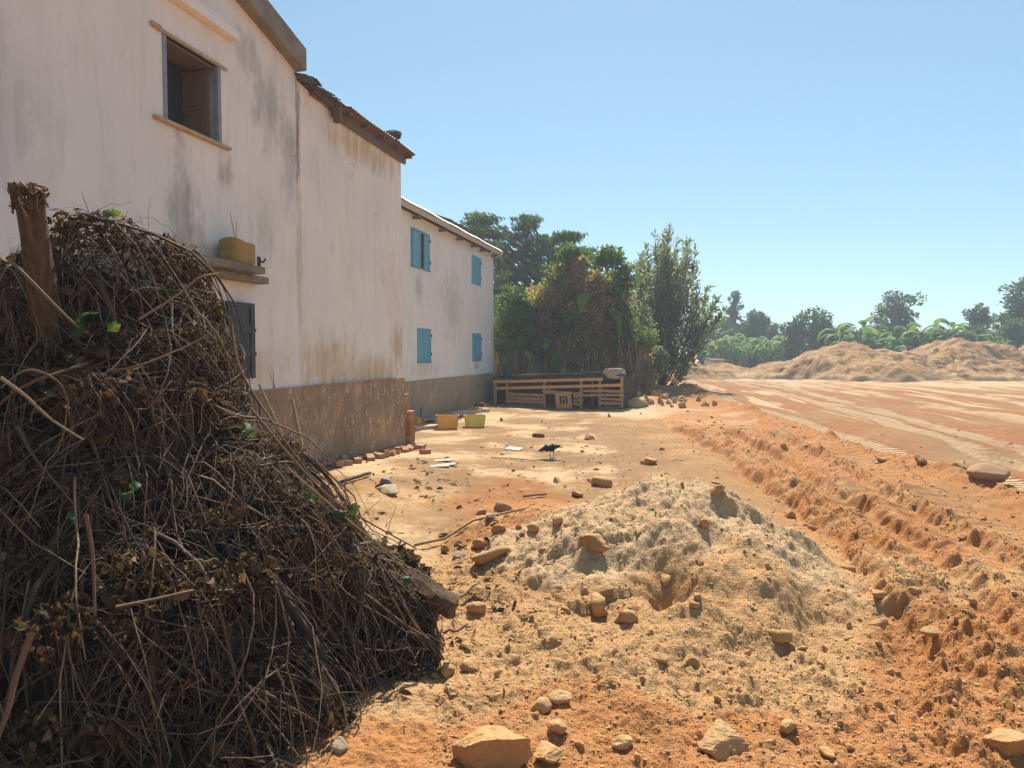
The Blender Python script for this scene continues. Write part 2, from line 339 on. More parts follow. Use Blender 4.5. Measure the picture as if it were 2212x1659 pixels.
M['tile_dark'] = mat_simple('mossy_roof_tile', (0.085, 0.07, 0.058), (0.14, 0.105, 0.08), 3, 0.95, 0.8, 0.03)
M['metal'] = mat_simple('dark_iron', (0.03, 0.027, 0.025), (0.05, 0.04, 0.032), 20, 0.6, 0.2)
M['brick'] = mat_simple('fired_brick', (0.42, 0.185, 0.09), (0.36, 0.155, 0.08), 9, 0.95, 0.6, 0.005)
M['brick_pale'] = mat_simple('dusty_brick', (0.42, 0.25, 0.135), (0.34, 0.185, 0.095), 9, 0.95, 0.6, 0.005)
M['stone_grey'] = mat_simple('grey_stone', (0.50, 0.38, 0.25), (0.38, 0.28, 0.18), 9, 0.95, 0.7, 0.01)
M['can'] = mat_simple('yellow_plastic', (0.50, 0.31, 0.07), (0.42, 0.26, 0.075), 6, 0.55, 0.2, 0.003, spec=0.4, tr=.3)
M['tub_orange'] = mat_simple('ochre_plastic', (0.60, 0.42, 0.15), (0.50, 0.35, 0.125), 6, 0.5, 0.15, 0.002, spec=0.4, tr=.5)
M['tub_lime'] = mat_simple('lime_plastic', (0.58, 0.51, 0.21), (0.50, 0.44, 0.18), 6, 0.5, 0.15, 0.002, spec=0.4, tr=.5)
M['bucket_grey'] = mat_simple('grey_plastic', (0.28, 0.27, 0.21), (0.22, 0.21, 0.17), 6, 0.6, 0.15)
M['bucket_mauve'] = mat_simple('mauve_plastic', (0.20, 0.16, 0.17), (0.16, 0.13, 0.14), 6, 0.6, 0.15)
M['bucket_green'] = mat_simple('green_plastic', (0.018, 0.075, 0.055), (0.014, 0.055, 0.045), 6, 0.5, 0.15, spec=0.4)
M['bag'] = mat_simple('orange_bag', (0.62, 0.33, 0.03), (0.55, 0.28, 0.03), 12, 0.5, 0.5, 0.02)
M['sheet'] = mat_simple('pale_sheet', (0.40, 0.345, 0.275), (0.30, 0.265, 0.22), 3, 0.5, 0.3, 0.01)
M['sack'] = mat_simple('grey_sack', (0.44, 0.37, 0.28), (0.35, 0.28, 0.21), 8, 0.95, 0.7, 0.02)
M['slab'] = mat_simple('cement_slab', (0.50, 0.40, 0.30), (0.42, 0.32, 0.22), 5, 0.95, 0.5, 0.008)
M['feather_black'] = mat_simple('black_feathers', (0.012, 0.010, 0.010), (0.022, 0.018, 0.017), 30, 0.55, 0.6, 0.006, spec=0.3)
M['feather_red'] = mat_simple('red_brown_feathers', (0.22, 0.075, 0.03), (0.13, 0.045, 0.022), 25, 0.7, 0.6, 0.006)
M['beak'] = mat_simple('horn', (0.42, 0.34, 0.24), (0.34, 0.27, 0.18), 30, 0.6, 0.1)
M['leg'] = mat_simple('bird_leg', (0.16, 0.10, 0.06), (0.11, 0.07, 0.045), 30, 0.7, 0.2)
M['comb'] = mat_simple('comb_red', (0.35, 0.03, 0.02), (0.28, 0.03, 0.02), 30, 0.6, 0.2)
M['cane'] = mat_simple('dry_cane', (0.42, 0.29, 0.15), (0.29, 0.19, 0.10), 6, 0.8, 0.4, 0.003, (6, 6, 1))
M['bark'] = mat_simple('grey_bark', (0.13, 0.10, 0.08), (0.075, 0.058, 0.045), 8, 0.95, 0.8, 0.015, (4, 4, 1))
def mat_twig():
    t = NT('dry_twig'); a = t.attr('tint', 'Fac')
    c = t.mix(t.map(a, 0.0, 0.55, smooth=False), (0.062, 0.035, 0.022), (0.15, 0.085, 0.048)); c = t.mix(t.map(a, 0.62, 0.93), c, (0.26, 0.185, 0.105)); c = t.mix(t.map(a, 0.95, 0.96), c, (0.17, 0.19, 0.07))
    return t.done(c, 0.75, t.bump(t.noise(t.pos(), 120, 3), 0.4, 0.002), 0, 0.25)
M['twig'] = mat_twig()
M['core_shade'] = mat_simple('shaded_vine_core', (0.022, 0.016, 0.012), (0.045, 0.03, 0.02), 14, 0.95, 1.0, 0.05, bscale=22)  # near-black colour paints the shade inside the heap
M['leaf_dry'] = mat_leaf('dry_leaf', (0.051, 0.032, 0.02), (0.107, 0.063, 0.037), (0.232, 0.144, 0.079), 0.2, 0.8, 0.1)
M['leaf_green'] = mat_leaf('fresh_leaf', (0.03, 0.055, 0.018), (0.06, 0.105, 0.026), (0.12, 0.18, 0.035), 0.35, 0.6)
M['leaf_tree'] = mat_leaf('dark_tree_leaf', (0.047, 0.083, 0.037), (0.1, 0.151, 0.06), (0.184, 0.225, 0.092), 0.35)
M['leaf_hedge'] = mat_leaf('withered_creeper_leaf', (0.249, 0.171, 0.104), (0.418, 0.302, 0.183), (0.705, 0.548, 0.339), 0.5, 0.8, 0.1)
M['leaf_bush'] = mat_leaf('olive_bush_leaf', (0.115, 0.142, 0.103), (0.205, 0.226, 0.168), (0.361, 0.36, 0.297), 0.5)
M['leaf_creep'] = mat_leaf('green_creeper_leaf', (0.062, 0.109, 0.034), (0.132, 0.194, 0.054), (0.248, 0.296, 0.093), 0.48)
M['leaf_far'] = mat_leaf('far_tree_leaf', (0.05, 0.088, 0.035), (0.094, 0.144, 0.053), (0.163, 0.206, 0.075), 0.35)
M['banana'] = mat_leaf('banana_leaf', (0.06, 0.115, 0.022), (0.11, 0.19, 0.034), (0.24, 0.32, 0.06), 0.42, 0.65, 0.1)
M['banana_stem'] = mat_simple('banana_stem', (0.16, 0.16, 0.06), (0.20, 0.14, 0.07), 6, 0.7, 0.4, 0.01, (4, 4, 1))

# ------------------------------------------------------------------ ground
def poly(L): return np.array([gk(a, b) for a, b in L])
T1 = poly([(1470, 806), (1480, 815), (1560, 862), (1700, 905), (1850, 955), (2000, 1000), (2130, 1034), (2400, 1110)])
T2 = poly([(1480, 800), (1560, 820), (1700, 850), (1900, 905), (2050, 950), (2212, 1003), (2500, 1095)])
T3 = poly([(1600, 808), (1800, 862), (2000, 915), (2212, 968), (2500, 1045)])
T4 = poly([(1640, 806), (1900, 852), (2212, 908), (2600, 985)])
T5 = poly([(1700, 806), (2000, 842), (2212, 868), (2600, 920)])
RA = poly([(1450, 920), (1540, 970), (1640, 1040), (1740, 1110), (1830, 1185), (1900, 1270), (1960, 1370), (2030, 1490), (2100, 1640)])
RB = poly([(1560, 925), (1680, 990), (1780, 1060), (1900, 1130), (2000, 1190), (2100, 1275), (2200, 1380), (2330, 1520)])
RC = poly([(1650, 930), (1760, 980), (1900, 1060), (2050, 1150), (2212, 1240), (2400, 1360)])
RD = poly([(1500, 930), (1600, 985), (1720, 1070), (1840, 1150), (1950, 1240), (2030, 1330), (2120, 1450), (2220, 1600)])
BM = poly([(1500, 856), (1560, 876), (1690, 922), (1800, 962), (1990, 1022), (2212, 1090), (2420, 1160)])
def pdist(x, y, L):
    """unsigned distance, signed offset (right of the walking direction positive), length along"""
    best = np.full(x.shape, 1e9); sg = np.zeros_like(best); tt = np.zeros_like(best); acc = 0.0
    for a, b in zip(L[:-1], L[1:]):
        e = b - a; l = math.hypot(*e); px = x - a[0]; py = y - a[1]
        t = np.clip((px * e[0] + py * e[1]) / (l * l), 0, 1)
        d = np.hypot(px - t * e[0], py - t * e[1]); s = (px * e[1] - py * e[0]) / l
        m = d < best; best = np.where(m, d, best); sg = np.where(m, s, sg); tt = np.where(m, acc + t * l, tt); acc += l
    return best, sg, tt
def near_mound(x, y):
    """height of the dumped heap in the foreground above the plain ground"""
    wx = x + 0.18 * fbm(x * 1.3, y * 1.3, 71, 3); wy = y + 0.18 * fbm(x * 1.3 + 5, y * 1.3, 72, 3)
    h = 0
    L = np.array([(1.75, 6.1), (1.38, 5.55), (1.30, 4.65), (1.12, 4.0), (0.8, 3.5)]); zs = np.array([0.30, 0.59, 0.42, 0.22, 0.05]); tl = np.concatenate([[0], np.cumsum(np.hypot(*(L[1:] - L[:-1]).T))])
    d, sg, t = pdist(wx, wy, L); side = np.where(sg < 0, 0.48, 0.29); d2 = np.sqrt(d * d + 0.05 ** 2) - 0.03
    h = np.clip(np.interp(t, tl, zs) - side * d2, 0, None)
    for cx, cy, rx, ry, hh in ((0.55, 5.0, 1.2, 0.9, 0.20), (2.0, 4.7, 0.7, 1.1, 0.14), (0.5, 3.7, 1.0, 0.8, 0.10)):
        r = np.hypot((wx - cx) / rx, (wy - cy) / ry); g = hh * np.clip(1 - r, 0, 1); h = np.maximum(h, g) + 0.45 * np.minimum(h, g)
    h = h + 0.03 * sst(0.05, 0.2, h) * fbm(x * 2.2, y * 2.2, 77, 4)
    # dug-out pit on the face and runnels down the flank
    pit = np.exp(-(((x - 0.95) / 0.14) ** 2 + ((y - 4.15) / 0.16) ** 2)) + .7 * np.exp(-(((x - 1.33) / 0.12) ** 2 + ((y - 4.7) / 0.13) ** 2)); h = h - 0.17 * pit * sst(0.02, 0.15, h)
    ang = np.arctan2(y - 5.5, x - 1.35)
    h = h + 0.03 * sst(0.05, 0.25, h) * vnoise(ang * 7.0, np.hypot(x - 1.35, y - 5.5) * 1.5, 75)
    return h
def terrain(x, y):
    """height, (red, pale, grey), (along, across, ribs), roughness"""
    r = np.hypot(x, y); nearf = sst(60, 25, r)
    s = (x - PA[0]) * WD[0] + (y - PA[1]) * WD[1]; wn = (x - PA[0]) * WN[0] + (y - PA[1]) * WN[1]
    z = 0.05 * fbm(x * 0.25, y * 0.25, 1, 3) * nearf + 0.25 * fbm(x * 0.02, y * 0.02, 2, 2) * sst(40, 90, r)
    z = z + np.clip(-s * 0.055, 0, 0.32) * sst(2.6, 0.2, wn)
    red = np.zeros_like(x); pale = np.zeros_like(x); grey = np.zeros_like(x)
    n_big = fbm(x * 0.35, y * 0.35, 11, 4)
    right = sst(2.0, 3.6, x - 0.08 * (y - 8)); road = sst(0.05, 0.7, pdist(x, y, T1)[1] * -1 + 0.35) * sst(3, 6, x)
    fg = sst(6.4, 4.6, y + 0.35 * n_big) * sst(-1.2, -0.5, x)
    md = near_mound(x, y); mm = sst(0.02, 0.18, md); z = z + md
    rgh = 0.26 + 0.74 * np.clip(np.maximum(fg, mm) + 0.7 * right * (1 - road) + 0.30 * sst(0.0, 0.5, fbm(x * 0.9, y * 0.9, 14, 4)) * (1 - road), 0, 1)
    # smooth beaten yard
    yard = sst(2.6, 1.0, x - 0.05 * (y - 10)) * sst(7.5, 9, y); rgh = rgh * (1 - 0.4 * yard)
    pale = np.maximum(pale, 0.30 * yard * sst(0.0, 0.45, n_big + 0.1) * sst(9, 11, y) * sst(17, 13, y))
    grey = np.maximum(grey, yard * (0.35 + 0.7 * fbm(x * 0.8, y * 0.8, 15, 4))); grey = np.maximum(grey, 0.75 * sst(1.4, 0.2, np.abs(x + 0.9) + np.abs(y - 7.0) * 0.32) * (0.7 + n_big))
    rd = np.hypot((x - 0.05) / 0.75, (y - 7.7) / 1.9); red = np.maximum(red, 0.9 * sst(1.2, 0.25, rd + 0.5 * n_big))
    red = np.maximum(red, 0.7 * sst(0.9, 0.2, np.hypot((x + 0.15) / 0.8, (y - 5.7) / 0.5) + 0.5 * n_big))
    grey = np.maximum(grey, 0.95 * mm * sst(-0.55, 0.35, 0.9 * (y - 4.4) + n_big * 0.7 + 0.25 * (x - 1.0)) )
    red = np.maximum(red, 0.8 * fg * sst(0.0, 0.6, -(y - 3.9) + 0.45 * (x - 0.6) + n_big) * (1 - 0.9 * mm * sst(4.3, 4.7, y)))
    red = np.maximum(red, (0.62 + 0.5 * n_big) * right * (1 - road) + 0.0)
    # edge of the heaps far right: orange road surface
    red = np.maximum(red, road * sst(50, 34, r) * (0.62 + 0.45 * n_big)); rgh = rgh * (1 - 0.75 * road)
    grey = np.maximum(grey, sst(24, 34, y) * sst(10, 15, x) * (0.6 + 0.5 * n_big))
    grey = np.maximum(grey, 0.8 * sst(1.0, 0.3, np.hypot((x - 4.3) / 2.6, (y - 18.5) / 4.5) + 0.3 * n_big))
    tx = np.zeros_like(x); tw = np.zeros_like(x); tm = np.zeros_like(x)
    wob = 0.10 * fbm(x * 0.7, y * 0.7, 21, 3)
    for L, hw, amp, ribs in ((T1, 0.30, 0.95, 1.0), (T2, 0.24, 0.85, 0.8), (T3, 0.26, 0.8, 0.7), (T4, 0.4, 0.7, 0.5), (T5, 0.5, 0.75, 0.3)):
        d, sg, t = pdist(x, y, L); hw2 = hw * (1 + 0.25 * vnoise(t * 0.5, t * 0 + 3.3, 5)); m = sst(hw2 + 0.14, hw2 - 0.06, np.abs(sg + wob)) * (d < 2.0)
        brk = 0.8 + 0.5 * fbm(t * 0.35, sg * 1.2, 31, 3)
        pale = np.maximum(pale, amp * m * np.clip(brk, 0.1, 1)); z = z - 0.035 * m; rgh = rgh * (1 - 0.5 * m)
        k = m > tm; tx = np.where(k, t, tx); tw = np.where(k, sg, tw); tm = np.maximum(tm, np.minimum(1, m * ribs * 1.2))
    # pale wheel streaks over the wide turning place
    st = .7 * fbm(x * 0.9 - y * 0.1 + 3, y * 0.10, 41, 3) + .6 * fbm(x * 3.0 - y * 0.33, y * 0.16, 42, 3); wide = road * sst(13, 20, y) * sst(75, 45, r)
    pale = np.maximum(pale, wide * sst(0.05, 0.5, st) * 0.85); z = z + 0.02 * wide * fbm(x * 1.6 - y * .2, y * 0.12, 43, 3) + 0.012 * wide * fbm(x * 5 - y * .5, y * 0.4, 44, 2)
    rz_ = right * (1 - road) * sst(4.2, 5.5, y); rgh = rgh * (1 - 0.55 * rz_); pale = np.maximum(pale, 0.35 * rz_ * (0.5 + n_big))
    # crawler ruts: sharp broken lips, lower on the left
    for L, hh in ((RA, 0.085), (RB, 0.095), (RC, 0.085), (RD, 0.05)):
        d, sg, t = pdist(x, y, L); sg = -sg
        jag = 0.10 * fbm(t * 1.3, t * 0 + 1.7, 51, 4) + 0.05 * np.abs(vnoise(t * 6.5, sg * 2.0, 52)); q = sg + jag
        amp = hh * (0.7 + 0.9 * np.abs(vnoise(t * 1.7, sg * .3 + 7.1, 53))) * sst(0, 0.6, t) * sst(0.0, 0.8, (len(L) and acc_len(L)) - t)
        lip = sst(-0.04, 0.12, q) * sst(0.75, 0.14, q) - 0.55 * sst(-0.35, -0.06, q) * sst(0.05, -0.03, q)
        lip = np.where(d < 1.6, lip, 0.0); z = z + amp * lip
        ed = np.exp(-((q - 0.05) / 0.12) ** 2) * (d < 1.2); red = np.maximum(red, 0.9 * ed * sst(0, .5, t) * (0.8 + 0.6 * n_big)); z = z + (0.06 * ed * cells(x, y, 5.5, 401, .6) + 0.045 * ed * cells(x, y, 11.0, 402, .7) + .02 * ed * cells(x, y, 22.0, 403, .7)) * sst(0, .6, t); rgh = np.maximum(rgh, 0.9 * ed)
        k = (q > 0.1) & (q < 0.7) & (d < 1.0) & (tm < 0.3); tx = np.where(k, t, tx); tw = np.where(k, sg, tw); tm = np.where(k, 0.12, tm)
    d, sg, t = pdist(x, y, BM); bm_ = np.exp(-(sg / 0.33) ** 2) * (d < 2)
    z = z + bm_ * (0.10 + 0.12 * np.abs(fbm(x * 1.4, y * 1.4, 61, 3)) + 0.05 * cells(x, y, 6.0, 411, .6) + 0.03 * cells(x, y, 13.0, 412, .7)); red = np.maximum(red, 0.95 * bm_); rgh = np.maximum(rgh, bm_ * 0.95)
    pale = pale * (1 - 0.6 * bm_)
    # low bank of spoil below the bush and rubble beside the coop
    bk = np.exp(-(((x - 5.6) / 2.2) ** 2 + ((y - 27) / 3.0) ** 2)); z = z + 0.34 * bk
    bk2 = np.exp(-(((x - 4.2) / 1.0) ** 2 + ((y - 21.6) / 1.2) ** 2)); z = z + 0.28 * bk2; grey = np.maximum(grey, bk2 * 0.9); rgh = np.maximum(rgh, 0.8 * bk2)
    # lumps
    nf = sst(22, 6, r)
    lump = fbm(x * 2.6, y * 2.6, 81, 3); z = z + rgh * rgh * 0.042 * lump * (0.4 + 0.6 * nf)
    bil = 0.5 - np.abs(vnoise(x * 8, y * 8, 82)); bil2 = 0.5 - np.abs(vnoise(x * 19, y * 19, 83))
    z = z + rgh * nf * (0.018 * bil + 0.009 * bil2) + 0.006 * nf * vnoise(x * 30, y * 30, 84)
    k = np.nonzero(r < 17)[0]
    if len(k):
        xx = x[k] + 0.03 * vnoise(x[k] * 9, y[k] * 9, 91); yy = y[k] + 0.03 * vnoise(x[k] * 9 + 4, y[k] * 9, 92); g = np.clip(rgh[k] * 1.15 - 0.12, 0, 1); fd = sst(17, 9, r[k]); dn = 0.45 + 0.55 * sst(-0.25, 0.3, fbm(x[k] * 1.1, y[k] * 1.1, 93, 3))
        z[k] += g * dn * (0.026 * cells(xx, yy, 5.0, 301, .25) * fd * (1 - .8 * mm[k]) + 0.024 * cells(xx, yy, 12.0, 311, .45) * fd + 0.020 * cells(xx, yy, 26.0, 321, .7) * sst(9, 5, r[k]))
    return z, np.stack([red, np.clip(pale, 0, 1), np.clip(grey, 0, 1)], 1), np.stack([tx, tw, tm], 1), np.clip(rgh, 0.12, 1)
def acc_len(L): return float(np.sum(np.hypot(*(L[1:] - L[:-1]).T)))
def hz(x, y):
    return float(terrain(np.array([float(x)]), np.array([float(y)]))[0][0])
def hzs(x, y): return terrain(np.asarray(x, float), np.asarray(y, float))[0]

def build_ground():
    rad = [0.25, 0.6, 1.0, 1.35, 1.7]
    while rad[-1] < 2.2: rad.append(rad[-1] * 1.012)
    while rad[-1] < 9: rad.append(rad[-1] * 1.0034)
    while rad[-1] < 62: rad.append(rad[-1] * 1.0054)
    while rad[-1] < 900: rad.append(rad[-1] * 1.06)
    rad = np.array(rad); front = np.radians(np.linspace(-44, 62, 1220)); rest = np.radians(np.linspace(62, 316, 110))[1:-1]
    ang = np.concatenate([front, rest]); R, A = np.meshgrid(rad, ang, indexing='ij')
    x = (R * np.sin(A)).ravel(); y = (R * np.cos(A)).ravel()
    z, soil, trk, rgh = terrain(x, y)
    nr, na = R.shape; i = np.arange(nr * na).reshape(nr, na)
    q = np.stack([i[:-1], np.roll(i[:-1], -1, 1), np.roll(i[1:], -1, 1), i[1:]], -1).reshape(-1, 4)
    V = np.stack([x, y, z], 1); V = np.concatenate([V, [[0, 0, float(z[:na].mean())]]]); c = len(V) - 1
    tr = np.stack([np.full(na, c), np.roll(i[0], -1), i[0]], 1)
    pad = lambda a: np.concatenate([a, a[:1]])
    me = npmesh('ground', V, q[:, ::-1], tr[:, ::-1], True, {'soil': pad(soil), 'trk': pad(trk), 'rgh': pad(rgh)})
    if me.polygons[0].normal.z < 0: me.flip_normals()
    return tag(link('ground', me, None, M['soil']), 'dry orange and tan earth with tyre tracks and churned clods', None, None, 'structure')
build_ground()

def far_mound(cx, cy, rx, ry, h, seed, label):
    n = 220; u = np.linspace(-1.3, 1.3, n); X, Y = np.meshgrid(u, u)
    x = (cx + X * rx).ravel(); y = (cy + Y * ry).ravel()
    wx = X.ravel() + 0.22 * fbm(x * 0.25, y * 0.25, seed, 4); wy = Y.ravel() + 0.22 * fbm(x * 0.25 + 9, y * 0.25, seed + 3, 4)
    r = np.hypot(wx, wy); g = np.clip(1 - r, 0, 1)
    hh = h * g ** 0.9 * (0.97 + 0.12 * fbm(x * 0.35, y * 0.35, seed + 7, 3)); k = sst(0, 0.2, g)
    an = np.arctan2(Y.ravel(), X.ravel()); gul = np.abs(vnoise(an * 4 + seed, r * 1.2, seed + 9)); hh = hh - k * 0.035 * h * sst(0.16, 0.0, gul) * sst(1.0, 0.3, g)
    hh = hh + k * (0.07 * fbm(x * 1.6, y * 1.6, seed + 11, 5, .65) + 0.035 * cells(x, y, 3.6, seed + 1, .35))
    hh = np.where(r > 1, -0.25 * np.clip(r - 1, 0, 1) - 0.03, hh)
    z0 = hzs(x, y); i = np.arange(n * n).reshape(n, n)
    q = np.stack([i[:-1, :-1], i[:-1, 1:], i[1:, 1:], i[1:, :-1]], -1).reshape(-1, 4)
    soil = np.stack([0.05 + 0.4 * fbm(x * .3, y * .3, seed + 20, 3), np.clip(0.5 * sst(0.3, 0.0, g), 0, 1), 0.35 + 0 * x], 1)
    me = npmesh('earth_mound', np.stack([x, y, z0 + hh], 1), q, None, True, {'soil': soil, 'trk': np.zeros((len(x), 3)), 'rgh': np.full(len(x), 0.5)})
    tag(link('earth_mound', me, None, M['soil']), label, 'earth mound', 'dumped earth mounds along the far edge')
far_mound(21.9, 46.0, 6.6, 6.0, 2.55, 101, 'peaked brown earth mound sloping down to the pale road bend')
far_mound(28.3, 46.5, 5.6, 6.0, 2.75, 202, 'broad lumpy earth mound in the middle of the far heaps')
far_mound(31.2, 47.5, 4.6, 5.0, 2.5, 203, 'lower earth mound joined to the right of the broad lumpy one')
far_mound(36.6, 47.0, 6.0, 6.0, 2.9, 303, 'earth mound at the end of the far heaps, cut by the frame edge')
far_mound(10.8, 46.0, 3.2, 3.0, 1.35, 404, 'small pale earth mound behind the leafy bush beside the road')
far_mound(15.4, 52.0, 4.0, 3.0, 0.9, 505, 'low earth bank between the road bend and the banana plants')

# ------------------------------------------------------------------ houses
def wall_panel(mb, s0, s1, z0, z1, holes, thick, top=None, y0=0.0):
    """front face in the plane y=y0 (towards -y), thickness going +y; holes (a,b,c,d); top(s) raises the last row"""
    xs = sorted({s0, s1, *[h[0] for h in holes], *[h[1] for h in holes], *([k for k in TOPBREAK if s0 < k < s1] if top else [])})
    zs = sorted({z0, z1, *[h[2] for h in holes], *[h[3] for h in holes]})
    if top: zs.append(99)
    Z = lambda s, z: top(s) if z == 99 else z
    for a, b in zip(xs[:-1], xs[1:]):
        for c, d in zip(zs[:-1], zs[1:]):
            if any(h[0] <= a and b <= h[1] and h[2] <= c and d <= h[3] for h in holes): continue
            mb.add([(a, y0, Z(a, c)), (b, y0, Z(b, c)), (b, y0, Z(b, d)), (a, y0, Z(a, d))], [(0, 1, 2, 3)])
    for a, b, c, d in holes:
        y1 = y0 + thick
        mb.add([(a, y0, c), (a, y1, c), (a, y1, d), (a, y0, d)], [(0, 1, 2, 3)]); mb.add([(b, y0, c), (b, y0, d), (b, y1, d), (b, y1, c)], [(0, 1, 2, 3)])
        mb.add([(a, y0, c), (b, y0, c), (b, y1, c), (a, y1, c)], [(0, 1, 2, 3)]); mb.add([(a, y0, d), (a, y1, d), (b, y1, d), (b, y0, d)], [(0, 1, 2, 3)])
TOPBREAK = [-8.0]
RZ = math.pi / 2 - WAZ            # local +x runs along the wall, local -y faces the yard
def corrugated(mb, s0, s1, y_eave, z_eave, y_top, z_top, pitch=0.076, amp=0.011):
    n = int((s1 - s0) / pitch * 6); S = np.linspace(s0, s1, n); T = np.linspace(0, 1, 6)
    V = []; 
    for t in T:
        for s in S:
            V.append((s, y_eave + (y_top - y_eave) * t + 0.012 * math.sin(s * 3.1) * (t == 0), z_eave + (z_top - z_eave) * t + amp * math.sin(6.28318 * s / pitch)))
    Fs = [(j * n + i, j * n + i + 1, (j + 1) * n + i + 1, (j + 1) * n + i) for j in range(5) for i in range(n - 1)]
    mb.add(V, Fs)
def shutter(name, parent, wd, ht, mat, loc, rz=0.0, tilt=0.0, panels=2, flip=1):
    """panelled leaf hinged at local x=0; extends +x*flip"""
    b = MB(); th = 0.018
    X = lambda a, c: (min(a * flip, c * flip), max(a * flip, c * flip))
    st = wd * 0.16
    for a, c in ((0, st), (wd - st, wd)): x = X(a, c); b.box(x[0], x[1], -th, th, 0, ht)
    zz = np.linspace(0, ht, panels + 1)
    for k, z in enumerate(zz):
        lo = max(0, z - st * 0.6); hi = min(ht, z + st * 0.6); x = X(st, wd - st); b.box(x[0], x[1], -th + 0.001, th - 0.001, lo, hi)
    for k in range(panels): x = X(st, wd - st); b.box(x[0], x[1], -0.006, 0.006, zz[k] + st * 0.55, zz[k + 1] - st * 0.55)
    o = b.build(name, mat, parent, 0.003); o.location = loc; o.rotation_euler = (0, tilt, rz); return o

# gabled house --------------------------------------------------
h1 = empty('gabled_house', (*PA, 0), RZ, 'two storey plastered house with a sloping concrete gable coping and an open upper window', 'house')
TOP1 = lambda s: 4.97 + 0.25 * (-3.16 - s) if s > -8.0 else 4.97 + 0.25 * 4.84 - 0.25 * (-8.0 - s)
WIN1 = (-5.44, -4.63, 3.71, 4.47); WINL = (-5.35, -4.64, 1.33, 2.13)
b = MB(); wall_panel(b, -13.0, -3.18, -0.3, 4.9, [WIN1, WINL], 0.34, TOP1)
b.add([(-13, 0, -0.3), (-13, 7, -0.3), (-13, 7, 5.3), (-13, 0, TOP1(-13))], [(0, 3, 2, 1)])
b.add([(-13, 7, -0.3), (-3.18, 7, -0.3), (-3.18, 7, TOP1(-3.18)), (-8, 7, TOP1(-8)), (-13, 7, TOP1(-13))], [(0, 1, 2, 3, 4)])
b.add([(-3.18, 0, -0.3), (-3.18, 7, -0.3), (-3.18, 7, TOP1(-3.18)), (-3.18, 0, TOP1(-3.18))], [(0, 1, 2, 3)])
b.build('wall', M['plaster1'], h1)
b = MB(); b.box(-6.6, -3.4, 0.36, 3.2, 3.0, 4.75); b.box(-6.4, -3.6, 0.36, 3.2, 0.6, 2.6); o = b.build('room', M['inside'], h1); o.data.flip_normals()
b = MB(); b.box(-13.0, -3.18, -0.035, 0.0, -0.3, 1.19); b.build('plinth', M['plinth1'], h1)
b = MB()
for a, c in ((-13.0, -8.0), (-8.0, -3.17)):
    za, zc = TOP1(a), TOP1(c)
    V = [(x, y, z + dz) for x, z in ((a, za), (c, zc)) for y in (-0.14, 0.36) for dz in (0.0, 0.27)]
    b.add(V, [(0, 1, 3, 2), (4, 6, 7, 5), (0, 4, 5, 1), (2, 3, 7, 6), (1, 5, 7, 3), (0, 2, 6, 4)])
b.build('coping', M['concrete'], h1, 0.015)
b = MB()
b.add([(-3.2, 0.3, TOP1(-3.2) - .02), (-8, 0.3, TOP1(-8) - .02), (-8, 7.2, TOP1(-8) - .02), (-3.2, 7.2, TOP1(-3.2) - .02)], [(0, 1, 2, 3)])
b.add([(-13.2, 0.3, TOP1(-13.2) - .02), (-8, 0.3, TOP1(-8) - .02), (-8, 7.2, TOP1(-8) - .02), (-13.2, 7.2, TOP1(-13.2) - .02)], [(3, 2, 1, 0)])
b.build('roof', M['iron_under'], h1)
b = MB(); b.box(-8.5, -4.43, -0.10, -0.001, 4.81, 4.90); b.box(-8.5, -4.60, -0.055, -0.001, 4.903, 4.97); b.build('ledge', M['plaster1b'], h1, 0.008)
wi = empty('window'); wi.parent = h1
a, c, z0, z1 = WIN1
b = MB(); b.box(a - 0.12, c + 0.10, -0.028, 0.30, z1, z1 + 0.03); b.box(a - 0.15, a - 0.03, -0.035, -0.002, z1 + 0.008, z1 + 0.045); b.build('lintel', M['stone_grey'], wi, 0.008)
b = MB(); b.box(a - 0.14, c + 0.11, -0.05, 0.02, z0 - 0.038, z0 - 0.002); b.build('sill', M['stone_grey'], wi, 0.01)
for x0_, x1_ in ((a - .001, a + .045), (c - .05, c + .001)): b = MB(); b.box(x0_, x1_, -0.012, 0.05, z0, z1); b.build('frame_post', M['frame_blue'], wi, 0.004)
b = MB(); b.box(a + 0.046, c - 0.052, 0.03, 0.33, z1 - 0.03, z1 - 0.002); b.build('soffit', M['wood_brown'], wi, 0.003)
b = MB(); b.box(a + 0.03, a + 0.11, 0.06, 0.33, z0 + 0.002, z1 - 0.035)
b.build('jamb', M['stone_grey'], wi, 0.01)
shutter('shutter', wi, 0.38, z1 - z0 - 0.06, M['wood_brown'], (c - 0.07, 0.09, z0 + 0.012), math.radians(96), 0, 2)
shutter('shutter', wi, 0.36, z1 - z0 - 0.06, M['wood_brown'], (a + 0.22, 0.42, z0 + 0.012), math.radians(30), 0, 2)
b = MB(); b.box(a + 0.30, a + 0.40, 0.62, 0.66, z0 - 0.4, z1 + 0.1); b.box(a + 0.52, a + 0.57, 0.7, 0.74, z0 - 0.4, z1 + 0.1); b.build('curtain_board', M['wood_brown'], wi)
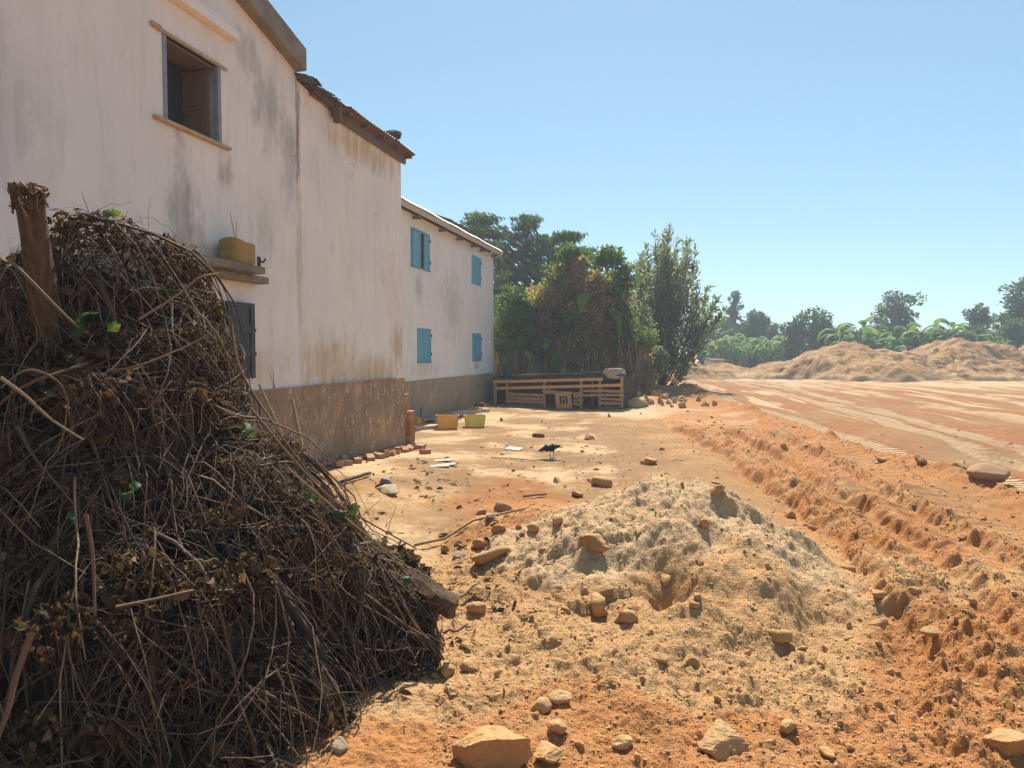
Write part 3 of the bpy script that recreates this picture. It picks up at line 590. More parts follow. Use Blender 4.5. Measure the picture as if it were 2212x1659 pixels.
# hood above the lower window, its shutter folded back on the wall
b = MB(); b.box(-5.5, -4.34, -0.30, -0.001, 2.425, 2.50); b.box(-5.5, -4.06, -0.16, -0.001, 2.35, 2.4235)
b.build('window_hood', M['concrete'], h1, 0.012)
wl = empty('lower_window'); wl.parent = h1
a, c, z0, z1 = WINL
shutter('shutter', wl, 0.43, 0.80, M['dark_paint'], (c - 0.01, -0.045, 1.33), math.radians(-3), 0, 3)
b = MB(); b.box(c - 0.05, c, 0.0, 0.06, z0, z1); b.box(a, a + 0.05, 0.0, 0.06, z0, z1); b.box(a, c, 0.0, 0.06, z1 - 0.05, z1 - 0.001); b.build('frame', M['dark_paint'], wl)
for zz in (1.58, 1.83):
    b = MB(); b.box(-4.24, -4.17, -0.05, -0.035, zz, zz + 0.028); b.box(-4.185, -4.165, -0.06, -0.02, zz - 0.005, zz + 0.033); b.build('hook', M['metal'], wl)
b = MB(); b.tube([(-4.02, 0.0, 2.62), (-4.0, -0.05, 2.60), (-3.97, -0.055, 2.64)], 0.012, 6); b.box(-4.04, -3.99, -0.012, -0.001, 2.56, 2.66); b.build('wall_bracket', M['metal'], h1)

# lower wing with the corrugated eave ----------------------------
hw = empty('house_wing', (*PA, 0), RZ, 'lower plastered wing with a ragged brown board eave joined to the gabled house', 'house')
b = MB(); TOPBREAK.append(-1.9); wall_panel(b, -3.177, 0.0, -0.3, 4.6, [], 0.3, lambda s: 4.73 + max(0, -1.9 - s) * .12)
b.add([(0, 0, -0.3), (0, 5.5, -0.3), (0, 5.5, 5.9), (0, 0, 4.72)], [(0, 1, 2, 3)]); b.add([(0, 5.5, -0.3), (-3.177, 5.5, -0.3), (-3.177, 5.5, 5.9), (0, 5.5, 5.9)], [(0, 1, 2, 3)])
b.build('wall', M['plaster1b'], hw)
b = MB(); b.box(-3.178, 0.028, -0.036, -0.001, -0.3, 1.185); b.box(0.0005, 0.028, 0.0, 5.5, -0.3, 1.185)
for k in range(26):
    s = -3.15 + k * 0.122; b.box(s, s + 0.115, -0.044 - 0.006 * random.Random(k).random(), -0.03, 1.165, 1.192 + 0.008 * random.Random(k + 50).random())
b.build('plinth', M['plinth1'], hw, 0.006)
b = MB(); corrugated(b, -2.2, 0.17, -0.22, 4.87, 5.6, 6.05); b.build('roof', M['iron'], hw, smooth=True)
b = MB(); corrugated(b, -2.2, 0.15, -0.205, 4.852, 5.5, 6.03, 0.076, 0.010); b.build('roof_lining', M['iron_under'], hw, smooth=True)
rg = random.Random(5); b = MB()
for k in range(9):                                  # ragged old tiles and sheet ends near the gable
    s = -3.12 + k * 0.118; z = 4.875 + 0.02 * math.sin(k * 1.9) - 0.004 * k
    Mx = Matrix.Translation((s, -0.16 - 0.05 * rg.random(), z)) @ Matrix.Rotation(rg.uniform(-.25, .25), 4, 'Y') @ Matrix.Rotation(0.2, 4, 'X') @ Matrix.Rotation(rg.uniform(-.2, .2), 4, 'Z')
    b.box(-0.09, 0.10, 0, 0.5, 0, 0.016, Mx); b.box(-0.085, 0.10, 0.05, 0.6, 0.018, 0.034, Mx)
b.build('old_tiles', M['tile_dark'], hw, 0.004)
b = MB(); b.box(-3.17, 0.0, 0.05, 5.5, 4.735, 4.75); b.build('roof_deck', M['wood_dark'], hw)
b = MB(); b.box(-2.35, 0.09, -0.055, -0.012, 4.705, 4.835); b.build('fascia', M['wood_grey'], hw, 0.004)
b = MB(); b.box(-3.05, -2.28, -0.10, -0.06, 4.74, 4.80, Matrix.Rotation(0.03, 4, 'Y')); b.box(-2.40, -2.33, -0.16, -0.06, 4.62, 4.86); b.box(-2.9, -2.2, -0.05, -0.01, 4.80, 4.86); b.build('broken_batten', M['wood_brown'], hw, 0.004)
b = MB(); b.add([(-2.25, -0.20, 4.853), (0.12, -0.20, 4.853), (0.12, -0.02, 4.837), (-2.25, -0.02, 4.837)], [(0, 1, 2, 3)])
for k in range(5): s = -2.1 + k * 0.53; b.box(s, s + 0.06, -0.17, -0.06, 4.79, 4.848)
b.build('soffit', M['wood_brown'], hw)

# back house with blue shutters ---------------------------------
h2 = empty('shuttered_house', (*PB, 0), RZ, 'pale two storey house with blue shutters and a corrugated roof behind the first', 'house')
HOLES = [(-7.05, -5.86, 3.62, 4.50), (-2.36, -1.47, 3.68, 4.49), (-6.68, -5.81, 1.39, 2.19), (-2.31, -1.43, 1.39, 2.19)]
b = MB(); wall_panel(b, -9.6, 0.0, -0.3, 4.80, HOLES, 0.3)
b.add([(0, 0, -0.3), (0, 5.0, -0.3), (0, 5.0, 6.0), (0, 0, 4.8)], [(0, 1, 2, 3)]); b.add([(0, 5, -0.3), (-9.6, 5, -0.3), (-9.6, 5, 6), (0, 5, 6)], [(0, 1, 2, 3)]); b.add([(-9.6, 0, -0.3), (-9.6, 5, -0.3), (-9.6, 5, 6), (-9.6, 0, 4.8)], [(0, 3, 2, 1)])
b.build('wall', M['plaster2'], h2)
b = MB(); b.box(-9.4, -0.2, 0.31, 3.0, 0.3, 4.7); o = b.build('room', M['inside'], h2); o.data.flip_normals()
b = MB(); b.box(-9.62, 0.03, -0.035, -0.001, -0.3, 0.955); b.box(0.0005, 0.03, 0.0, 5.0, -0.3, 0.955); b.build('plinth', M['plinth2'], h2, 0.008)
b = MB(); corrugated(b, -9.8, 0.24, -0.27, 4.90, 2.6, 6.02, 0.09, 0.016); b.build('roof', M['iron'], h2, smooth=True)
b = MB(); b.box(-9.8, 0.20, -0.245, -0.20, 4.76, 4.878); b.build('fascia', M['cream'], h2, 0.006)
b = MB(); b.add([(-9.8, -0.2, 4.86), (0.2, -0.2, 4.86), (0.2, 0.0, 4.86), (-9.8, 0.0, 4.86)], [(0, 1, 2, 3)]); b.box(0.001, 0.18, -0.19, 0.05, 4.74, 4.85); b.build('soffit', M['cream'], h2)
for s in (-6.95, -5.2, -3.75, -2.45, -1.55, -0.25):
    b = MB(); b.box(s, s + 0.10, -0.18, -0.002, 4.69, 4.75); b.build('rafter_end', M['wood_brown'], h2)
b = MB()
for k in range(44):
    rr = random.Random(k + 9); t_ = k / 43; s_ = -5.6 + 5.4 * t_; z = 4.97 + .27 * math.sin(math.pi * min(1, .1 + t_ * .95)) ** .7 * (0.85 + .15 * math.sin(k * 1.7))
    for y0 in (0.1, 0.4, 0.75):
        Mx = Matrix.Translation((s_, y0 + 0.1 * rr.random(), z - .05 + .10 * y0)) @ Matrix.Rotation(0.3 + rr.uniform(-.12, .12), 4, 'X') @ Matrix.Rotation(rr.uniform(-.12, .12), 4, 'Y')
        b.box(-0.09, 0.09, -0.12, 0.36, -0.05, 0.03, Mx)
b.build('roof_patch', M['tile_dark'], h2, 0.01)
for i, (a, c, z0, z1) in enumerate(HOLES):
    wi = empty('window'); wi.parent = h2; wd = c - a; hgt = z1 - z0
    b = MB(); t = 0.045
    b.box(a - 0.02, a + t, -0.015, 0.05, z0, z1); b.box(c - t, c + 0.02, -0.015, 0.05, z0, z1); b.box(a + t, c - t, -0.014, 0.05, z1 - t, z1); b.box(a - 0.03, c + 0.03, -0.03, 0.05, z0 - 0.035, z0 - 0.001)
    b.build('frame', M['blue'], wi, 0.004)
    hf = wd / 2 - t - 0.004
    if i == 0:
        shutter('shutter', wi, hf * .8, hgt - 0.06, M['blue'], (a + t - 0.02, -0.03, z0 - 0.01), math.radians(-2), 0.01, 2)
        shutter('shutter', wi, hf * .5, hgt - 0.06, M['blue'], (c - t, 0.0, z0 + 0.01), math.radians(-5), 0, 2, -1)
    else:
        shutter('shutter', wi, hf, hgt - 0.06, M['blue'], (a + t + 0.002, 0.006, z0 + 0.01), 0, 0, 1)
        shutter('shutter', wi, hf, hgt - 0.06, M['blue'], (c - t - 0.002, 0.006 + 0.004 * i, z0 + 0.01), 0, 0, 1, -1)
    for zz in (z0 + 0.15, z1 - 0.2):
        b = MB(); b.box(c - 0.012, c + 0.03, -0.03, -0.016, zz, zz + 0.07); b.build('hinge', M['metal'], wi)

# things on and against the houses -------------------------------
def rounded_box(b, sx, sy, sz, taper=1.0, n=24, p=4.0, wall=0.0, rows=((0, 1), (1, 1))):
    pass
def basin(name, label, group, mat, loc, rz, L, W, H, taper=0.86, p=5.0, wall=0.008, rim=0.014, cat='tub'):
    n = 40; b = MB(); rings = []
    prof = [(0.0, 0.0, 0), (taper * 0.96, 0.0, 0), (taper, 0.012, 0), (0.995, H - rim, 0), (0.995, H - rim * 0.9, rim), (0.995, H, rim), (0.995, H, -wall), (taper, 0.02, -wall), (0.0, 0.02, 0)]
    for sc, z, off in prof:
        rg_ = []
        for k in range(n):
            a = 6.28318 * k / n; ca, sa = math.cos(a), math.sin(a); r = (abs(ca) ** p + abs(sa) ** p) ** (-1 / p)
            rg_.append(((L / 2 * sc + off * (sc > 0)) * ca * r, (W / 2 * sc + off * (sc > 0)) * sa * r, z))
        rings.append(rg_)
    V = [v for r in rings for v in r]
    Fs = [(j * n + k, j * n + (k + 1) % n, (j + 1) * n + (k + 1) % n, (j + 1) * n + k) for j in range(len(prof) - 1) for k in range(n)]
    b.add(V, Fs); o = b.build(name, mat); o.location = loc; o.rotation_euler = (0, 0, rz)
    for pl in o.data.polygons: pl.use_smooth = True
    m = o.modifiers.new('es', 'EDGE_SPLIT'); m.split_angle = math.radians(40)
    return tag(o, label, cat, group)
p = gk(963, 926); basin('plastic_tub', 'ochre yellow rectangular plastic tub standing on the beaten yard', 'plastic tubs in the yard', M['tub_orange'], (*p + np.array([0.02, .2]), hz(*p) + 0.004), 0.10, 0.48, 0.36, 0.285)
p = gk(1025, 922); basin('plastic_tub', 'lime yellow rectangular plastic tub nearest the wooden coop', 'plastic tubs in the yard', M['tub_lime'], (*p + np.array([0.0, .2]), hz(*p) + 0.004), -0.05, 0.47, 0.36, 0.255)
p = gk(911, 917); basin('bucket', 'small grey open bucket beside the brick stack', 'buckets in the yard', M['bucket_grey'], (*p, hz(*p)), 0, 0.20, 0.20, 0.20, 0.85, 2.0, cat='bucket')
p = gk(897, 912); basin('bucket', 'tall mauve bucket half hidden behind the brick stack', 'buckets in the yard', M['bucket_mauve'], (p[0] - 0.03, p[1] + 0.5, hz(*p)), 0, 0.26, 0.26, 0.34, 0.82, 2.0, cat='bucket')

# cut jerrycan used as a planter on the hood
q = on_wall(PA, -4.62, 0.16)
jc = empty('cut_jerrycan', (*q, 2.502), RZ, 'yellow cut jerrycan used as a planter on the window hood', 'planter')
b = MB(); n = 36; rr_ = []
for sc, z in ((0.9, 0.0), (1.0, 0.03), (1.0, 0.10), (0.975, 0.105), (0.975, 0.12), (1.0, 0.125), (1.0, 0.2), (0.985, 0.225), (0.95, 0.226), (0.94, 0.15), (0.0, 0.15)):
    for k in range(n):
        a = 6.28318 * k / n; ca, sa = math.cos(a), math.sin(a); r = (abs(ca) ** 4 + abs(sa) ** 4) ** -0.25
        rr_.append((0.185 * sc * ca * r, 0.125 * sc * sa * r, z + (0.02 * math.sin(a * 2 + 1) if z > 0.2 else 0)))
b.add(rr_, [(j * n + k, j * n + (k + 1) % n, (j + 1) * n + (k + 1) % n, (j + 1) * n + k) for j in range(10) for k in range(n)])
b.build('body', M['can'], jc, smooth=True)
b = MB(); b.tube([(-.02, 0, .15), (-.05, 0, .30), (-.09, 0.01, .50)], [.005, .004, .002], 5); b.tube([(-.01, 0, .15), (0, .01, .3), (.0, 0.0, .44)], [.004, .003, .002], 5); b.build('dry_stems', M['twig'], jc)

# dark weight on the wing's roof
def facet_rock(seed, sub=3, cuts=9, rough=0.12, flat=0.8, cube=0.0):
    rng = np.random.RandomState(seed); bm = bmesh.new(); bmesh.ops.create_icosphere(bm, subdivisions=sub, radius=1.0)
    V = np.array([v.co[:] for v in bm.verts])
    if cube: V = V * (1 - cube) + cube * V / np.abs(V).max(1, keepdims=True) * .82
    for i in range(cuts):
        nn = rng.normal(size=3); nn /= np.linalg.norm(nn); dd = rng.uniform(0.45, 0.75); e = V @ nn - dd
        V = V - np.outer(np.clip(e, 0, None) * 0.9, nn)
    V = V * (1 + rough * n3(V, 2.2, seed)[:, None] + rough * 0.5 * n3(V, 6, seed + 1)[:, None] + rough * 0.3 * n3(V, 14, seed + 2)[:, None])
    V[:, 2] *= flat; V[:, 0] *= rng.uniform(0.95, 1.15)
    V /= np.abs(V).max(0).mean()
    for v, c in zip(bm.verts, V): v.co = c
    me = bpy.data.meshes.new('rock'); bm.to_mesh(me); bm.free(); me.polygons.foreach_set('use_smooth', np.ones(len(me.polygons), bool)); return me
q = on_wall(PA, -0.55, 0.05)
o = link('roof_stone', facet_rock(900, 3, 8, .1, .6), None, M['tile_dark']); o.location = (*q, 5.0); o.scale = (0.17, 0.17, 0.13)
tag(o, 'dark stone weighing down the corrugated eave sheets', 'stone')

# brick stack and loose bricks
def brick_mesh(nm, seed, mat):
    b = MB(); b.box(-0.105, 0.105, -0.05, 0.05, 0.0, 0.068); o = b.build(nm, mat, None, 0.006)
    return o
bk0 = brick_mesh('brick', 1, M['brick']); bk1 = brick_mesh('brick', 2, M['brick_pale']); used = {0: False, 1: False}
def brick(loc, rot, pale, label, group, sc=(1, 1, 1)):
    src = (bk0, bk1)[pale]; o = src if not used[pale] else src.copy()
    if used[pale]: COL.objects.link(o)
    used[pale] = True; o.location = loc; o.rotation_euler = rot; o.scale = sc; tag(o, label, 'brick', group)
rg = random.Random(77)
for col, (px, Y, nn) in enumerate(((405.3, 12.15, 13), (409.9, 12.02, 9))):
    q = at(px, 420, Y); z = hz(q[0], q[1]) - 0.005
    for k in range(nn):
        brick((q[0] + rg.uniform(-.012, .012), q[1] + rg.uniform(-.02, .02), z), (0, 0, RZ + rg.uniform(-.12, .12)), 1 if k > nn - 3 else (k % 5 == 2) * 1,
              ('pale dusty brick at the top of the stack against the house corner' if k > nn - 3 else 'red fired brick in the tall stack against the house corner'), 'bricks stacked at the house corner')
        z += 0.0695
for k in range(26):
    t = k / 25; s = -2.95 + 3.0 * t + rg.uniform(-.05, .05); wn = 0.12 + (k % 2) * 0.17 + rg.uniform(-.03, .04); q = on_wall(PA, s, wn)
    brick((*q, hz(*q) + 0.004), (rg.uniform(-.3, .3), rg.uniform(-.25, .25), RZ + rg.uniform(-.8, .8) + (k % 3) * 0.5), int(rg.random() < 0.95), 'dusty loose brick in the row along the foot of the plinth', 'loose bricks along the plinth', (rg.uniform(0.7, 1.05), 1.05, 1))
for (a, c, lab) in ((918, 984, 'orange broken brick alone past the row at the house corner'), (737, 1022, 'upright brick end near the dark stick by the plinth')):
    q = gk(a, c, 0.03); brick((*q, hz(*q) + (0.05 if a < 800 else 0)), (0, 1.5 if a < 800 else 0.1, 0.6), int(a < 800), lab, 'single bricks in the yard', (0.75, 1, 1))
for (a, c, rz_) in ((958, 1003, 0.2), (965, 1012, 0.5), (950, 1016, 0.1)):
    q = gk(a, c, .02); b = MB(); b.box(-.13, .13, -.06, .06, 0, .015); o = b.build('broken_tile', M['sheet'], None, .004); o.location = (*q, hz(*q) + .01); o.rotation_euler = (.06, -.03, rz_)
    tag(o, 'flat pale broken tile lying in the small pile on the yard', 'tile', 'broken tiles on the yard')
# orange bag, sheet, slab path
q = gk(893, 928); o = link('plastic_bag', facet_rock(31, 3, 5, .3, .9), None, M['bag']); o.location = (q[0] + .02, q[1] + 0.4, hz(*q) + .12); o.scale = (.12, .13, .16); tag(o, 'crumpled bright orange plastic bag behind the brick stack', 'bag')
b = MB(); n = 12; V = []
for i in range(n):
    for j in range(n): V.append((i / (n - 1) * .8 - .4, j / (n - 1) * .7 - .35, .03 + .035 * math.sin(i * 1.3 + j * .8) + .02 * math.sin(j * 2.1)))
b.add(V, [(i * n + j, i * n + j + 1, (i + 1) * n + j + 1, (i + 1) * n + j) for i in range(n - 1) for j in range(n - 1)])
q = gk(945, 909); o = b.build('plastic_sheet', M['sheet'], None, smooth=True); o.location = (q[0], q[1] + 0.2, hz(*q) + .005); o.rotation_euler = (0, 0, .4); tag(o, 'crumpled white and blue plastic sheet lying behind the ochre tub', 'sheet')
for i, (a, c, lx, ly, lab) in enumerate(((1010, 893, 1.5, .35, 'long pale cement slab along the foot of the shuttered house'), (920, 924, .9, .3, 'low dusty cement edge running from the brick stack to the ochre tub'))):
    q = gk(a, c); b = MB(); b.box(-lx / 2, lx / 2, -ly / 2, ly / 2, -.05, .075); o = b.build('cement_slab', M['slab'], None, .015); o.location = (*q, hz(*q)); o.rotation_euler = (0, 0, (.95, .5)[i]); tag(o, lab, 'slab')
q = gk(1110, 973); b = MB(); b.box(-.13, .13, -.1, .1, 0, .008); o = b.build('board_scrap', M['sheet'], None, .003); o.location = (*q, hz(*q) + .015); o.rotation_euler = (.1, .05, -.4); tag(o, 'white flat board scrap lying left of the black bird', 'scrap')

# ------------------------------------------------------------------ pallet coop
Lc = np.array([-0.58, 21.79]); Rc = np.array([3.13, 20.01]); cl = float(np.hypot(*(Rc - Lc))); crz = math.atan2(Rc[1] - Lc[1], Rc[0] - Lc[0])
coop = empty('animal_coop', (*Lc, hz(1.2, 20.9) - 0.01), crz, 'low animal coop knocked together from pallets and planks with a sack on top', 'coop')
ZT = lambda x: 0.83 + 0.17 * x / cl
b = MB()
for x in (0.05, 0.46, 1.70, 2.85, 3.42, cl - 0.05): b = MB(); b.box(x - 0.035, x + 0.035, 0.02, 0.09, 0, ZT(x) - 0.02); b.build('post', M['wood_pallet'], coop, 0.004)
for x in (0.05, 1.4, 2.8, cl - 0.05): b = MB(); b.box(x - 0.035, x + 0.035, 1.15, 1.22, 0, ZT(x) + 0.02); b.build('post', M['wood_pallet'], coop, 0.004)
b = MB(); b.box(0.0, cl, 1.225, 1.24, 0, 0.84); b.box(0.0, 0.012, 0.1, 1.2, 0, 0.8); b.box(cl - 0.012, cl, 0.1, 1.2, 0, 0.95); b.build('rear_boards', M['wood_dark'], coop)
def plank(bx, x0, x1, z0, z1, hgt, y=-0.0, th=0.022):
    V = [(x, yy, z + dz) for x, z in ((x0, z0), (x1, z1)) for yy in (y - th, y) for dz in (0, hgt)]
    bx.add(V, [(0, 1, 3, 2), (4, 6, 7, 5), (0, 4, 5, 1), (2, 3, 7, 6), (1, 5, 7, 3), (0, 2, 6, 4)])
for x0, x1, za, zb in ((0.0, 3.52, 0.72, 0.86), (0.06, 4.08, 0.52, 0.70)):
    b = MB(); plank(b, x0, x1, za, zb, 0.088, 0.018); o = b.build('long_plank', M['wood_new'], coop, 0.004); o['label'] = 'fresh orange plank nailed along the front'
rg = random.Random(3)
for x0, x1, zs in ((0.45, 1.69, (0.03, 0.15, 0.25, 0.36)), (2.62, 2.92, (0.12, 0.24, 0.36, 0.44)), (3.40, 4.12, (0.04, 0.17, 0.30, 0.42, 0.53)), (1.66, 2.1, (0.43, 0.50)), (2.9, 3.42, (0.40, 0.52)), (2.1, 2.62, (0.45, 0.03))):
    for z in zs:
        b = MB(); plank(b, x0 + rg.uniform(-.02, .02), x1 + rg.uniform(-.02, .02), z + rg.uniform(-.012, .012), z + rg.uniform(-.012, .012), rg.uniform(.06, .09), 0.0 + rg.uniform(.0, .01)); b.build('pallet_board', M['wood_pallet' if z > .04 else 'wood_grey'], coop, 0.004)
dr = empty('hatch'); dr.parent = coop; dr.location = (2.12, -0.07, 0.02); dr.rotation_euler = (0.12, -0.05, 0)
b = MB(); b.box(0, .5, -.012, 0.01, 0, .13); b.box(0, .5, -.012, 0.01, .37, .47); b.box(0, .13, -.011, 0.009, .13, .37); b.box(.38, .5, -.011, 0.009, .13, .37); b.box(.19, .22, -.01, .008, .13, .37); b.box(.29, .32, -.01, .008, .13, .37); b.box(.22, .29, -.01, .008, .27, .3)
b.build('panel', M['wood_new'], dr, 0.003)
b = MB(); plank(b, 0.0, cl + .05, 0.84, 1.01, 0.05, 0.02, .03)
for k in range(16): y0 = 0.05 + k * .075; plank(b, -0.08 + rg.uniform(-.1, .1), cl - .1 + rg.uniform(-.3, .15), 0.88 + rg.uniform(0, .012), 1.04 + rg.uniform(0, .012), 0.022, y0 + .07, .07)
b.build('roof', M['wood_dark'], coop, 0.003)
for k in range(7):
    b = MB(); x0 = rg.uniform(-.1, .9); x1 = rg.uniform(2.3, cl - .4); y = .06 + k * .16; b.tube([(x0, y, 0.93 + .04 * x0), ((x0 + x1) / 2, y + .04, 0.945 + .04 * (x0 + x1) / 2), (x1, y, 0.94 + .04 * x1)], .026, 7); b.build('roof_pole', M['wood_grey'], coop, smooth=True)
o = link('sack', facet_rock(55, 4, 3, .1, .8, .6), None, M['sack']); q = Lc + (Rc - Lc) / cl * 3.80 + np.array([0.1, .25]); o.location = (*q, 1.02); o.scale = (.27, .30, .22); o.rotation_euler = (0, 0, crz)
tag(o, 'pale dusty sack slumped on the right end of the coop', 'sack')
q = Lc + (Rc - Lc) / cl * 0.32 + np.array([.15, .35]); basin('bucket', 'dark green bucket standing on the left end of the coop', 'buckets in the yard', M['bucket_green'], (*q, hz(1.2, 20.9) + .92), 0, .33, .33, .30, .8, 2.0, cat='bucket')

# ------------------------------------------------------------------ birds
def skin(name, pts, edges, rad, mat, parent=None, sub=2):
    me = bpy.data.meshes.new(name); me.from_pydata(pts, edges, []); o = link(name, me, parent, mat)
    m = o.modifiers.new('skin', 'SKIN'); sk = me.skin_vertices[0].data
    for i, r in enumerate(rad):
        sk[i].radius = (r, r) if isinstance(r, float) else r
        sk[i].use_root = i == 0
    s = o.modifiers.new('sub', 'SUBSURF'); s.levels = s.render_levels = sub; m.use_smooth_shade = True; return o
def bird(name, label, cat, loc, rz, body_mat, head_dn=0.0, sc=1.0, comb=False):
    r = empty(name, loc, rz, label, cat)
    r.scale = (sc, sc, sc)
    pts = [(-.02, 0, .165), (-.075, 0, .158), (-.13, 0, .142), (-.175, 0, .122), (-.205, 0, .108), (.035, 0, .172), (.075, 0, .182), (.105, 0, .19 - head_dn * .3), (.132, 0, .19 - head_dn), (.15, 0, .184 - head_dn)]
    ed = [(0, 1), (1, 2), (2, 3), (3, 4), (0, 5), (5, 6), (6, 7), (7, 8), (8, 9)]
    rd = [(.062, .056), (.056, .05), (.04, .032), (.032, .014), (.026, .007), (.055, .052), (.04, .04), (.027, .027), (.025, .026), (.014, .015)]
    skin('body', pts, ed, rd, body_mat, r)
    b = MB(); b.tube([(.15, 0, .184 - head_dn), (.175, 0, .176 - head_dn), (.196, 0, .164 - head_dn)], [.011, .008, .002], 8); b.build('beak', M['beak'], r, smooth=True)
    for sgn in (-1, 1):
        b = MB()
        V = []; n1, n2_ = 10, 6
        for i in range(n1):
            t = i / (n1 - 1); xx = .05 - .2 * t
            for j in range(n2_):
                u = j / (n2_ - 1) - .5; hh = .075 * math.sin(math.pi * min(1, .25 + t * .75)) ** .6 * (1 - .3 * t)
                V.append((xx, sgn * (.054 * (1 - .5 * t) + .008 * math.cos(u * 3)), .172 - .035 * t + u * hh))
        b.add(V, [(i * n2_ + j, i * n2_ + j + 1, (i + 1) * n2_ + j + 1, (i + 1) * n2_ + j) for i in range(n1 - 1) for j in range(n2_ - 1)])
        o = b.build('wing', body_mat, r, smooth=True); so_ = o.modifiers.new('sol', 'SOLIDIFY'); so_.thickness = .008
        b = MB(); b.tube([(.02 + .015 * sgn, .024 * sgn, .125), (.012 + .03 * sgn, .024 * sgn, .075), (.02 + .03 * sgn, .024 * sgn, .004)], [.014, .006, .005], 7)
        for an in (-.5, 0, .5, 3.14): b.tube([(.02 + .03 * sgn, .024 * sgn, .005), (.02 + .03 * sgn + .035 * math.cos(an), .024 * sgn + .035 * math.sin(an), .003)], [.004, .002], 5)
        b.build('leg', M['leg'], r, smooth=True)
        b = MB(); b.box(.138, .144, sgn * .0225 - .002, sgn * .0225 + .002, .193 - head_dn, .199 - head_dn); b.build('eye', M['metal'], r, 0.001)
    if comb:
        b = MB()
        for k in range(4): b.box(.115 + k * .011, .124 + k * .011, -.003, .003, .20 - head_dn, .232 - head_dn + .006 * (k % 2)); 
        b.build('comb', M['comb'], r, .002)
        b = MB()
        for k in range(5): b.tube([(-.17, .01 * (k - 2), .12), (-.22, .014 * (k - 2), .17 + .01 * (k % 2)), (-.245, .018 * (k - 2), .225)], [.014, .014, .004], 6)
        b.build('tail', body_mat, r, smooth=True)
q = gk(1190, 988); bird('black_bird', 'black long legged bird with a pale beak pecking in the yard', 'bird', (*q, hz(*q) + .002), 0.08, M['feather_black'], 0.005)
q = gk(1035, 890); bird('brown_hen', 'reddish brown hen half hidden behind the lime tub', 'hen', (q[0] + .03, q[1], hz(*q) + .01), 2.9, M['feather_red'], 0.05, 1.15, True)

# ------------------------------------------------------------------ vine heap in the foreground
BL = []
for (u, v, Y, rx, rz_, ry) in ((115, 338, 4.05, 98, 112, .55), (60, 360, 3.9, 75, 100, .5), (165, 330, 4.1, 52, 75, .4), (120, 470, 3.85, 118, 150, .75), (190, 430, 3.95, 52, 120, .5),
                               (225, 600, 3.75, 140, 165, .72), (330, 622, 3.85, 98, 88, .5), (385, 610, 3.9, 55, 48, .36), (395, 655, 3.7, 48, 45, .35), (110, 560, 3.45, 122, 130, .62), (100, 700, 3.1, 200, 182, .6), (250, 735, 3.05, 100, 95, .5), (-40, 480, 3.5, 90, 150, .6), (300, 700, 3.4, 80, 80, .45)):
    c = at(u, v, Y); BL.append((c, np.array([rx / F * Y, ry, rz_ / F * Y])))
BC = np.array([b_[0] for b_ in BL]); BR = np.array([b_[1] for b_ in BL])
heap = empty('vine_heap', (0, 0, 0), 0, 'tall tangled heap of withered vines and brush in front of the house', 'brush heap')
def heap_q(p):
    qq = (p[:, None, :] - BC[None]) / BR[None]; return np.linalg.norm(qq, axis=2), qq
def heap_snap(p, off):
    m, qq = heap_q(p); i = m.argmin(1); k = np.arange(len(p)); qd = qq[k, i] / (m[k, i][:, None] + 1e-6)
    return BC[i] + BR[i] * qd * (1 + off)[:, None], (qd / BR[i]) / np.linalg.norm(qd / BR[i], axis=1, keepdims=True)
def heap_samples(n, rng):
    out = []
    area = BR[:, 0] * BR[:, 2]; area = area / area.sum()
    while sum(map(len, out)) < n:
        i = rng.choice(len(BL), n, p=area); dr = rng.normal(size=(n, 3)); dr /= np.linalg.norm(dr, axis=1, keepdims=True)
        p = BC[i] + BR[i] * dr; m, _ = heap_q(p); m[np.arange(n), i] = 9
        ok = (m.min(1) > 0.97) & (p[:, 2] > -0.05) & ((dr[:, 1] < 0.45) | (rng.rand(n) < .25)); out.append(p[ok])
    return np.concatenate(out)[:n]
rng = np.random.RandomState(11)
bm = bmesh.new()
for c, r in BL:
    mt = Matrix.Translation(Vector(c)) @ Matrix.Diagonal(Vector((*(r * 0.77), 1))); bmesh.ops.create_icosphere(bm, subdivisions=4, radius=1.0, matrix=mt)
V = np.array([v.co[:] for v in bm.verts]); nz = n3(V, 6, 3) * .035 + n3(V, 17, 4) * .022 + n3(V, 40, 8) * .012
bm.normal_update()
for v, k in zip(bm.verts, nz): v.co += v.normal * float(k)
me = bpy.data.meshes.new('vine_shade_core'); bm.to_mesh(me); bm.free(); me.polygons.foreach_set('use_smooth', np.ones(len(me.polygons), bool)); link('vine_shade_core', me, heap, M['core_shade'])  # inner body of the heap, its shadowed depth put into the colour
